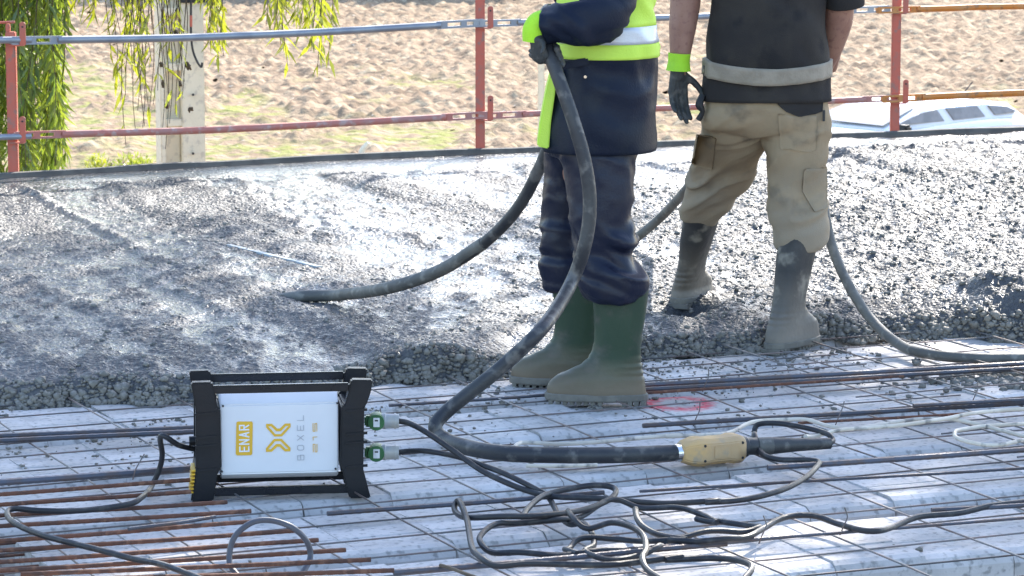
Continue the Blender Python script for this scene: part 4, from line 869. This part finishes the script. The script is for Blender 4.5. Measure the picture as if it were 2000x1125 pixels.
# far arm reaches round the front to steady the hose
sleeve(p1, [atY(1150, -150, YC + .12), atY(1115, -60, YC + .2), atY(1125, 10, YC + .2), atY(1135, 60, YC + .17)], [.08, .07, .06, .05], m_navy, 'sleeve', .006, 33)
hand(p1, atY(1135, 70, YC + .16), (-.6, -.3, -.5), (0, -.3, 1), .6, m_glove)
# fingers closed round the hose, tips showing on its right side
hA, hB = atY(1066, 72, ZH - .01), atY(1082, 112, ZH - .01); ex = []
for k in range(4):
    c = hA + (hB - hA) * (.12 + k * .26); rr_ = .031 - .001 * k
    P = [c + np.array([rr_ * math.cos(a), rr_ * math.sin(a), -.004 * i_]) for i_, a in enumerate(np.linspace(R(215), R(-25), 8))]
    ex += [capsule(P[i_], P[i_ + 1], .0125 - .0004 * i_, .0122 - .0004 * i_) for i_ in range(7)]
ex += [capsule(atY(1050, 60, ZH - .005), atY(1050, 108, ZH - .005), .024, .021), capsule(atY(1046, 72, ZH - .01), atY(1056, 114, ZH - .01), .022, .019)]
hand(p1, atY(1047, 66, ZH - .01), (.16, .0, -1), (.7, -.7, 0), .0, m_glove, 1.0, .62, extra=ex)
zsh = atY(1170, -135, YC)[2]
J = dict(pelvis=atY(1160, 200, YC), chest=atY(1168, -60, YC), neck=atY(1176, -165, YC), chin=atY(1172, -205, YC), head=atY(1165, -265, YC), face=(-1, .25, -.15), shL=atY(1180, -125, YC - .15), shR=atY(1160, -125, YC + .15), elL=arm[3], elR=atY(1120, -50, YC + .2), wrL=atY(1062, 54, ZH), wrR=atY(1133, 60, YC + .17), hdL=(-.02, 0, -.05), hdR=(-.03, -.05, -.04), hipL=atY(1165, 240, YC - .06), hipR=atY(1125, 240, YC + .06), knL=atY(1172, 440, Y1), knR=atY(1100, 440, Y2), anL=hb + np.array([0, 0, .1]), anR=fb + np.array([0, 0, .1]), ftL=(-1, .1, 0), ftR=(-1, .16, 0))
body(p1, J)

# --- worker in khaki trousers, seen from behind
p2 = thing('person', 'worker in charcoal shirt and khaki trousers seen from behind, bare arms and dark glove', 'person', at(1480, 660))
rb = at(1530, 688, .0); lb = at(1340, 597, .058); YB = rb[1] + .06; YR, YL = rb[1] + .02, lb[1] + .02
boot(p2, rb + np.array([.0, .02, .002]), (.62, .78), .385, (.055, .03), m_bootk, 3, .9)
boot(p2, lb + np.array([.0, .02, 0]), (.42, .9), .36, (.045, -.4 * (YL - YB)), m_bootk, 4, .9)
def LY(y): return YB + (YL - YB) * (y - 215) / 345
Lg = [(y, a, b, LY(y), r) for y, a, b, r in ((440, 1340, 1396, .055), (428, 1330, 1404, .066), (405, 1332, 1424, .078), (380, 1334, 1446, .085), (345, 1344, 1470, .09), (300, 1360, 1490, .1), (255, 1372, 1497, .11), (215, 1380, 1500, .11))]
Rg = [(490, 1518, 1596, YR + .03, .058), (475, 1508, 1612, YR + .03, .07), (450, 1503, 1618, YR + .03, .08), (415, 1504, 1612, YR + .03, .079), (370, 1502, 1613, YR + .03, .083), (320, 1497, 1616, YR + .03, .092), (270, 1490, 1619, YB, .105), (215, 1490, 1618, YB, .11)]
Hp = [(262, 1410, 1590, YB, .06), (245, 1376, 1617, YB, .115), (215, 1376, 1617, YB, .14), (180, 1378, 1616, YB, .138), (140, 1382, 1614, YB, .13)]
def d2(v, n_):
    x, y = proj(v); a = (.010 + .016 * sstep(310, 420, y) * (1 - .25 * (x > 1480)) + .006 * sstep(300, 260, y)) * sstep(190, 235, y) * (1 - .75 * np.where(x > 1480, sstep(440, 480, y), sstep(395, 430, y))); return folds(v, 1, 57, 4, 12, -5) * a + .0018 * fbm(v[:, 0] * 30, v[:, 1] * 30, v[:, 2] * 30, 2, 3)
v, f, nm = fuse([rloft(Lg), rloft(Rg), rloft(Hp)], .0072, 3, d2); tr2 = mesh('trousers', v, f, m_khaki, p2, True)
patch_on(tr2, v, f, nm, [(1508, 182), (1606, 182), (1604, 220), (1580, 226), (1560, 228), (1538, 220), (1520, 206)], .006, m_char, 'back_pocket_panel')
patch_on(tr2, v, f, nm, [(1520, 222), (1596, 226), (1594, 292), (1580, 297), (1525, 292)], .004, m_khaki, 'back_pocket')
patch_on(tr2, v, f, nm, [(1570, 330), (1612, 325), (1613, 408), (1590, 414), (1566, 372)], .006, m_khaki, 'leg_pocket')
patch_on(tr2, v, f, nm, [(1360, 262), (1400, 268), (1392, 330), (1350, 320)], .006, m_khaki, 'leg_pocket')
shell(Hp, 196, 128, .010, p2, 'waist_yoke', m_char, 2.3, 72, sag=-.004, fold=.003, seed=9, rip=.004)
sh2 = [(140, 1384, 1612, YB, .132), (128, 1380, 1616, YB, .142), (105, 1382, 1616, YB, .148), (60, 1388, 1613, YB, .147), (0, 1396, 1614, YB, .142), (-60, 1396, 1618, YB, .142), (-110, 1400, 1618, YB, .13), (-145, 1430, 1590, YB, .1), (-165, 1470, 1548, YB, .075), (-185, 1480, 1540, YB, .07)]
so2 = shell(sh2, 132, -186, .004, p2, 'shirt', m_char, 2.3, 72, fold=.013, seed=71)
shell([(165, 1377, 1617, YB, .148), (140, 1378, 1617, YB, .152), (110, 1380, 1617, YB, .156), (90, 1382, 1617, YB, .156)], 146, 114, .009, p2, 'elastic_waistband', m_band, 2.3, 96, sag=.024, fold=.003, seed=77, rip=.006)
# hanging strap clip at the left hip and zip pull at the right pocket
MB().tube([atY(1372, 186, YB - .05), atY(1366, 205, YB - .06), atY(1372, 218, YB - .06), atY(1364, 234, YB - .055)], [.011, .014, .008, .010], 8, 3).build('hip_strap', m_trim, p2, True)
MB().box(atY(1609, 226, YB - .1), (.008, .006, .036)).build('zip_pull', m_trim, p2)
# short sleeves, bare arms
JL = dict(sh=atY(1392, -120, YB), el=atY(1340, -8, YB - .02), wr=atY(1327, 108, YB - .03))
JR = dict(sh=atY(1625, -120, YB), el=atY(1640, 12, YB + .02), wr=atY(1622, 130, YB + .2))
sleeve(p2, [atY(1400, -135, YB), atY(1372, -90, YB), atY(1352, -40, YB - .01)], [.085, .08, .072], m_char, 'shirt_sleeve', .006, 41)
sleeve(p2, [atY(1605, -135, YB), atY(1636, -80, YB), atY(1646, -20, YB), atY(1648, 10, YB + .01)], [.085, .078, .07, .066], m_char, 'shirt_sleeve', .006, 43)
J = dict(pelvis=atY(1497, 190, YB), chest=atY(1503, -60, YB), neck=atY(1509, -165, YB), chin=atY(1510, -205, YB + .02), head=atY(1512, -262, YB + .03), face=(.35, .9, -.3), shL=JL['sh'], shR=JR['sh'], elL=JL['el'], elR=JR['el'], wrL=JL['wr'], wrR=JR['wr'], hdL=(.01, .0, -.06), hdR=(-.05, .05, -.01), hipL=atY(1440, 240, YB), hipR=atY(1555, 240, YB), knL=atY(1397, 370, LY(370)), knR=atY(1557, 400, YR + .03), anL=lb + np.array([.008, .02, .1]), anR=rb + np.array([.008, .02, .1]), ftL=(.42, .9, 0), ftR=(.62, .78, 0))
b2 = body(p2, J)
v, f = tube([atY(1340, -30, YB - .02), atY(1338, 10, YB - .02), atY(1333, 55, YB - .025), atY(1328, 112, YB - .03)], [.052, .05, .045, .033], 18, 5); mesh('forearm', v, f, m_skin, b2)
v, f = tube([atY(1640, -10, YB + .01), atY(1636, 40, YB + .05), atY(1622, 90, YB + .12), atY(1606, 135, YB + .2)], [.05, .05, .044, .032], 18, 5); mesh('forearm', v, f, m_skin, b2)
MB().tube([atY(1327, 104, YB - .03), atY(1326, 120, YB - .03), atY(1325, 138, YB - .03)], [.0375, .036, .041], 18, 4).build('glove_cuff', m_lime, p2, True)
hand(p2, atY(1325, 136, YB - .03), (-.02, .05, -1), (.85, .5, 0), .28, m_glove, .55, .92, thumb_out=.85)
hand(p2, atY(1604, 138, YB + .22), (-.7, .5, -.3), (0, .5, 1), .6, m_glove, .6, .95)

# ------------------------------------------------------------------ utility pole
py_ = 20.5; pc = atY(353, 300, py_); pc[2] = FIELD_Z
po = thing('utility_pole', 'cream concrete utility pole with sunken panels behind the willow strands', 'utility pole', (pc[0], pc[1], FIELD_Z))
hw, hd_ = .135, .11
k_ = np.array([math.cos(R(14)), math.sin(R(14)), 0]); k2 = np.array([-k_[1], k_[0], 0]); AXP = np.array([k_, k2, bZ])
base = np.array([pc[0], pc[1], FIELD_Z - .3]); TOPP = 9.0
def pbox(u0, u1, w0, w1, z0, z1, name, mat=m_pole, bev=.006): return MB().box(base + k_ * (u0 + u1) / 2 + k2 * (w0 + w1) / 2 + bZ * ((z0 + z1) / 2 - base[2]), (u1 - u0, w1 - w0, z1 - z0), AXP).build(name, mat, po, bevel=bev)
pbox(-hw, -hw + .032, -hd_, hd_, FIELD_Z - .3, TOPP, 'flange'); pbox(-.005, hw, -hd_, hd_, FIELD_Z - .3, TOPP, 'flange')
pbox(-hw + .033, -.006, -.04, .04, FIELD_Z - .3, TOPP, 'web')
for y in (128, 236, 20, 340, -90):
    z = atY(330, y, py_)[2]; pbox(-hw + .033, -.006, -hd_ + .004, hd_ - .004, z - .045 / 2, z + .045 / 2, 'crosspiece', bev=.003)
zt = atY(375, 0, py_)[2]; pbox(-.01, hw + .02, -hd_ - .02, -hd_ - .004, zt - .01, zt + .04, 'steel_strap', m_trim, .002)
MB().tube([atY(373, -30, py_ - .14), atY(373, 25, py_ - .14), atY(373, 60, py_ - .14), atY(376, 95, py_ - .14), atY(384, 118, py_ - .14), atY(393, 131, py_ - .14), atY(395, 122, py_ - .14)], .007, 8, 5).build('service_cable', m_rubber, po, True)
MB().tube([atY(373, 30, py_ - .145), atY(373, 52, py_ - .145)], .0085, 8).build('red_tape', m_post, po, True)
for y in (185, 300): MB().tube([atY(377, y, py_ - .1), atY(377, y, py_ - .13)], .008, 8).build('bolt', m_trim, po)
# stake leaning in the field, pale marker post
s0 = at(704, 306, FIELD_Z + 0); o = MB().tube([s0, atY(709, 292, s0[1]), atY(720, 279, s0[1])], [.05, .045, .035], 8, 3).build('wooden_stake', m_pole, None, True); tag(o, 'pale wooden stake leaning in the field beyond the edge board', 'stake')
mp_ = atY(1057, 200, 30.); o = MB().box((mp_[0], 30., (mp_[2] + .6 + FIELD_Z) / 2), (.06, .06, mp_[2] + .6 - FIELD_Z)).build('marker_post', m_pole, None, bevel=.01); tag(o, 'thin pale post just left of the navy jacket', 'post')

# ------------------------------------------------------------------ willow
def leaf_mesh(name, P, Dn, ln, wd_, mat, parent, tint):
    """narrow leaves: P base, Dn direction, folded along the midrib"""
    n = len(P); g = np.random.default_rng(len(P)); sd = np.cross(Dn, g.normal(0, 1, (n, 3))); sd /= np.linalg.norm(sd, axis=1)[:, None]; nn = np.cross(Dn, sd)
    ln, wd_ = ln[:, None], wd_[:, None]; b = P; m1 = P + Dn * ln * .4 + nn * ln * .04; tp = P + Dn * ln + nn * ln * -.06
    v = np.stack([b, m1 + sd * wd_, tp, m1 - sd * wd_], 1).reshape(-1, 3); f = np.arange(n * 4).reshape(-1, 4)
    o = mesh(name, v, f, mat, parent, False); a = o.data.attributes.new('tint', 'FLOAT', 'POINT'); a.data.foreach_set('value', np.repeat(tint, 4).astype(np.float32)); return o
g = np.random.default_rng(21); WY = 17.6
wl = thing('willow_tree', 'willow with long hanging leafy strands at upper left beyond the rail', 'tree', (-5.2, 19.5, FIELD_Z))
tb = np.array([-5.2, 19.5, FIELD_Z]); MB().tube([tb - bZ * .2, tb + bZ * 1.5, tb + np.array([.2, -.1, 3.6]), tb + np.array([.5, -.2, 6.5])], [.42, .34, .30, .24], 14, 5).build('trunk', m_bark, wl, True)
LP, LD, LL, LW, LT = [], [], [], [], []; twigs = MB()
def strand(top, length, dens, size, tint, sway=.1, bare=0.0, col=.5, tw=True):
    n = max(4, int(length / .12)); d = np.array([g.normal(0, sway), g.normal(0, sway), 0]); ph = g.uniform(0, 6)
    ts = np.linspace(0, 1, n); P = top[None] + d[None] * (ts**1.5)[:, None] * length * .5 - bZ[None] * (ts * length)[:, None]
    P[:, 0] += .02 * np.sin(ts * 7 + ph); P[:, 1] += .02 * np.cos(ts * 6 + ph)
    if tw: twigs.add(*tube(P, [.004, .0015], 4))
    m = int(length * dens); t = np.sort(g.uniform(bare, 1, m)); Q = np.stack([np.interp(t, ts, P[:, k]) for k in range(3)], 1)
    a = g.uniform(0, 6.28, m); out = np.stack([np.cos(a), np.sin(a), 0 * a], 1) * g.uniform(.2, .75, m)[:, None]; D_ = out + np.array([0, 0, -1.]) * g.uniform(.5, 1, m)[:, None]; D_ /= np.linalg.norm(D_, axis=1)[:, None]
    LP.append(Q); LD.append(D_); LL.append(size * g.uniform(.6, 1.25, m)); LW.append(size * .075 * g.uniform(.7, 1.3, m)); LT.append(np.clip(g.normal(tint, .18, m), 0, 1))
# dense curtain at left
for k in range(80):
    px = g.uniform(-140, 142); bot = 335 - 1.1 * max(0, px - 105) + g.normal(0, 12) - (55 if px < 20 and g.random() < .3 else 0); Yd = WY + g.uniform(-.9, .9)
    if 100 < px and g.random() < .2: bot = 220
    tp = atY(px - 20 * (px > 100), -260, Yd); bt = atY(px, bot if g.random() < .7 else bot * g.uniform(.5, .9), Yd); strand(tp, tp[2] - bt[2], 58, .125, .24, .04)
for px, bot, dn in ((160, 18, 40), (182, 35, 34), (196, 10, 30), (130, 60, 30), (225, 150, 40), (240, 70, 44), (248, 140, 40), (258, 185, 36), (270, 90, 44), (278, 215, 30), (284, 120, 46), (292, 250, 22), (300, 245, 18), (318, 60, 36), (322, 205, 16), (330, 240, 12), (345, 165, 14), (352, 110, 40), (360, 40, 40), (366, 190, 12), (372, 222, 10), (408, 30, 46), (415, 60, 46), (425, 85, 44), (432, 110, 42), (440, 118, 36), (262, 285, 8), (325, 290, 8), (540, 50, 44), (552, 90, 40), (565, 130, 36), (572, 60, 46), (590, 40, 46), (600, 75, 44), (610, 60, 46), (622, 100, 42), (635, 128, 38), (648, 132, 26), (385, 5, 30), (470, -20, 30), (500, -40, 30)):
    for r_2 in range(2):
        Yd = WY + g.uniform(-.5, .5); tp = atY(px + g.normal(0, 5) - 12, -230, Yd); bt = atY(px, bot - r_2 * 30, Yd); strand(tp, max(.2, tp[2] - bt[2]), dn * (.36 if 285 < px < 385 else .5 if 215 < px <= 285 else .85), .115, .88, .035)
o_v = leaf_mesh('hanging_leaves', np.vstack(LP), np.vstack(LD), np.concatenate(LL), np.concatenate(LW), m_leaf, wl, np.concatenate(LT))
# crown overhead: placed where its shade falls on the deck and the left of the pour
LP, LD, LL, LW, LT = [], [], [], [], []
SH = np.array([math.sin(SUN_AZ) / math.tan(SUN_EL), math.cos(SUN_AZ) / math.tan(SUN_EL)])
def crown(xr, yr, hr, n, cover, fr, seed):
    for k in range(n):
        sx, sy = g.uniform(*xr), g.uniform(*yr)
        if fbm(np.array([sx * fr]), np.array([sy * fr * .6]), 0, 2, seed)[0] > cover: continue
        h = g.uniform(*hr); P = np.array([sx + SH[0] * h, sy + SH[1] * h, h]); strand(P + bZ * .3, g.uniform(.5, 1.1), 42, .17, .4, .15, 0, tw=False)
crown((-2.6, 1.0), (7.2, 10.6), (5.4, 8.0), 1300, .30, 1.3, 3)
crown((1.0, 2.4), (7.2, 9.9), (5.6, 8.0), 420, .20, 1.3, 3)
crown((-3.6, -.2), (10.4, 15.2), (4.2, 6.8), 560, -.02, 1.2, 5)
crown((-.3, .6), (10.6, 13.5), (4.6, 6.4), 70, -.1, 1.0, 6)
for k in range(150):
    a = g.uniform(0, 6.28); r2 = 3.6 * math.sqrt(g.random()); P = tb + np.array([r2 * math.cos(a) - .8, r2 * math.sin(a) + .5, g.uniform(6.2, 9.5)]); strand(P, g.uniform(1, 2), 30, .17, .4, .15, 0, tw=False)
leaf_mesh('crown_leaves', np.vstack(LP), np.vstack(LD), np.concatenate(LL), np.concatenate(LW), m_leaf, wl, np.concatenate(LT))
twigs.build('twigs', m_bark, wl, True)
lt = tb + np.array([.4, -.2, 5.8])
for e in ((-4.4, 16.8, 4.6), (-3.0, 17.8, 4.2), (-1.2, 17.6, 4.6), (2.0, 19.5, 7.4), (4.6, 18.6, 7.8), (5.2, 17.6, 7.2), (1.0, 22, 6.8), (3.2, 17.2, 6.6), (-7.5, 18, 6.5), (-7, 22, 7), (-4, 22.5, 7.5)):
    e = np.array(e); m_ = (lt + e) / 2 + np.array([0, 0, .9]); MB().tube([lt, m_, e], [.16, .09, .03], 8, 6).build('limb', m_bark, wl, True)
for x, y in ((345, 20), (343, 64), (315, 128), (352, 162), (318, 164), (325, 207), (372, 214), (368, 132), (366, 126), (549, 8)):
    c = atY(x, y, WY); v, f = lump_mesh(g, 4, c + g.normal(0, .005, (4, 3)), g.uniform(.006, .010, 4), 1.6); mesh('dry_catkin', v, f, m_bark, wl, False)
# shrub at the foot of the field beyond the board
sb = atY(238, 318, 42.5); sb[2] = at(238, 330, FIELD_Z)[2]
def bush(px, y_top, Yd, wpx, label, tint, n=700, name='shrub', cat='shrub', seed=1, dead=False):
    g = np.random.default_rng(seed); c = atY(px, y_top, Yd); hgt = c[2] - FIELD_Z; t = thing(name, label, cat, (c[0], Yd, FIELD_Z - .02)); rx = wpx / FPX * Yd / 2
    mb = MB()
    for k in range(9):
        e = np.array([c[0] + g.normal(0, rx * .5), Yd + g.normal(0, rx * .4), FIELD_Z + hgt * g.uniform(.5, .95)]); mb.tube([(c[0] + g.normal(0, .03), Yd, FIELD_Z - .02), ((c[0] + e[0]) / 2, Yd, FIELD_Z + hgt * .35), e], [.012, .004], 5, 3)
    mb.build('stem', m_bark, t, True)
    u_ = g.normal(0, 1, (n, 3)); u_ /= np.linalg.norm(u_, axis=1)[:, None]; P = np.array([c[0], Yd, FIELD_Z + hgt * .5]) + u_ * (g.uniform(.3, 1, n)**.6)[:, None] * np.array([rx, rx * .8, hgt * .5]); D_ = u_ + g.normal(0, .6, (n, 3)) + np.array([0, 0, .5]); D_ /= np.linalg.norm(D_, axis=1)[:, None]
    leaf_mesh('foliage', P, D_, g.uniform(.04, .1, n), g.uniform(.006, .014, n), m_straw if dead else m_leaf, t, np.clip(g.normal(tint, .2, n), 0, 1))
bush(190, 297, 43.0, 60, 'low green shrub beside the willow strands beyond the board', .95, 700, seed=3)
bush(258, 299, 42.5, 110, 'wide olive shrub left of the concrete pole beyond the board', .6, 1600, seed=4)
bush(782, 80, 77., 40, 'dark dry tuft in the field, left of its paler neighbour', .2, 500, 'dry_tuft', 'tuft', 5, True)
bush(838, 84, 77., 62, 'tawny dry tuft in the field left of the middle post', .6, 600, 'dry_tuft', 'tuft', 6, True)

# ------------------------------------------------------------------ white car below the slab, past the rail
cy_ = 44.8; ca = R(40); cX = np.array([math.cos(ca), math.sin(ca), 0]); cY2 = np.array([-cX[1], cX[0], 0])
pa = atY(1746, 256, cy_); co_ = pa - cX * -.75 - cY2 * -.86 - bZ * 1.0
car = thing('parked_car', 'white car parked below the slab, behind the orange rail', 'car', co_)
def cp3(x, y, z): return co_ + cX * x + cY2 * y + bZ * z       # nose towards -x
def crow(x, zb, zt, w, wt, zm): # body cross-section
    return np.array([cp3(x, s * ww, z) for s, ww, z in ((-1, w * .92, zb), (-1, w, zb + .12), (-1, w, zm), (-1, wt, zt - .03), (-1, wt * .85, zt), (1, wt * .85, zt), (1, wt, zt - .03), (1, w, zm), (1, w, zb + .12), (1, w * .92, zb))])
def sp2(rows, s=4): return [crow(*r) for r in spline(np.array(rows, float), s)]
bd = MB().add(*loft(sp2([(-2.1, .3, .62, .70, .6, .5), (-2.0, .22, .72, .78, .66, .58), (-1.6, .2, .84, .84, .74, .7), (-1.0, .2, .95, .86, .76, .82), (-.75, .2, 1.0, .87, .78, .88), (.2, .2, 1.04, .88, .8, .92), (1.2, .2, 1.06, .88, .8, .94), (1.9, .22, 1.05, .86, .76, .92), (2.1, .3, .95, .8, .7, .85)]))).build('body', m_car, car, True)
def cab(x, zt, wt): return np.array([cp3(x, s * w_, z) for s, w_, z in ((-1, .8, .98), (-1, wt, zt - .05), (-1, wt * .85, zt), (1, wt * .85, zt), (1, wt, zt - .05), (1, .8, .98))])
MB().add(*loft([cab(-.80, 1.02, .78), cab(-.05, 1.25, .71), cab(.5, 1.29, .70), cab(1.2, 1.28, .70), cab(1.75, 1.21, .71), cab(2.0, 1.05, .74)])).build('cabin', m_car, car, True)
for s in (-1, 1):
    for P in ([(-.60, 1.06), (-.1, 1.19), (.22, 1.22), (.32, 1.06)], [(.50, 1.06), (.40, 1.22), (1.02, 1.22), (1.14, 1.07)], [(1.34, 1.08), (1.24, 1.21), (1.6, 1.18), (1.8, 1.1)]):
        def wy(z): return (.80 + (z - .98) / (1.29 - .98) * (.695 - .80)) + .012
        q_ = [cp3(x, s * wy(z), z) for x, z in P]; MB().prism(q_, cY2 * s * -.03).build('window', m_glass, car, bevel=.004)
    MB().box(cp3(-.62, s * .93, 1.02), (.14, .18, .12), np.array([cX, cY2, bZ])).build('mirror', m_trim, car, bevel=.03)
    MB().box(cp3(.30, s * .895, .9), (.18, .03, .03), np.array([cX, cY2, bZ])).build('door_handle', m_car, car, bevel=.008)
    MB().box(cp3(-1.95, s * .62, .66), (.22, .26, .12), np.array([cX, cY2, bZ])).build('headlight', m_clear, car, bevel=.02)
    for x in (-1.35, 1.35):
        w_ = MB().tube([cp3(x, s * .70, .31 - .0), cp3(x, s * .9, .31)], .31, 22).build('wheel', m_tyre, car, True); MB().tube([cp3(x, s * .9, .31), cp3(x, s * .905, .31)], .2, 16).build('rim', m_railg, w_, True)
MB().prism([cp3(-.76, -.68, 1.05), cp3(-.10, -.60, 1.235), cp3(-.10, .60, 1.235), cp3(-.76, .68, 1.05)], (cX * -.02 + bZ * .012)).build('windscreen', m_glass, car)
MB().tube([cp3(1.5, 0, 1.28), cp3(1.72, 0, 1.46)], .008, 6).build('aerial', m_trim, car, True)

# ------------------------------------------------------------------ trees beyond the upper border that shade the far field
def ftree(x, y, h, r, label, seed):
    g = np.random.default_rng(seed); b = np.array([x, y, FIELD_Z]); t = thing('field_tree', label, 'tree', b, 'trees at the far side of the field'); MB().tube([b - bZ * .2, b + bZ * h * .6], [.22, .12], 8).build('trunk', m_bark, t, True)
    n = 2600; u_ = g.normal(0, 1, (n, 3)); u_ /= np.linalg.norm(u_, axis=1)[:, None]; P = b + bZ * h * .68 + u_ * (g.uniform(.2, 1, n)**.5)[:, None] * np.array([r, r, h * .33]); D_ = u_ + g.normal(0, .7, (n, 3)); D_ /= np.linalg.norm(D_, axis=1)[:, None]
    leaf_mesh('crown', P, D_, g.uniform(.3, .55, n), g.uniform(.1, .18, n), m_leaf, t, np.clip(g.normal(.3, .2, n), 0, 1))
ftree(-6.5, 92, 4.6, 3.2, 'tree whose shade lies on the far field at upper left', 1); ftree(-.6, 91.5, 4.4, 2.4, 'tree whose shade lies on the far field behind the middle post', 2)
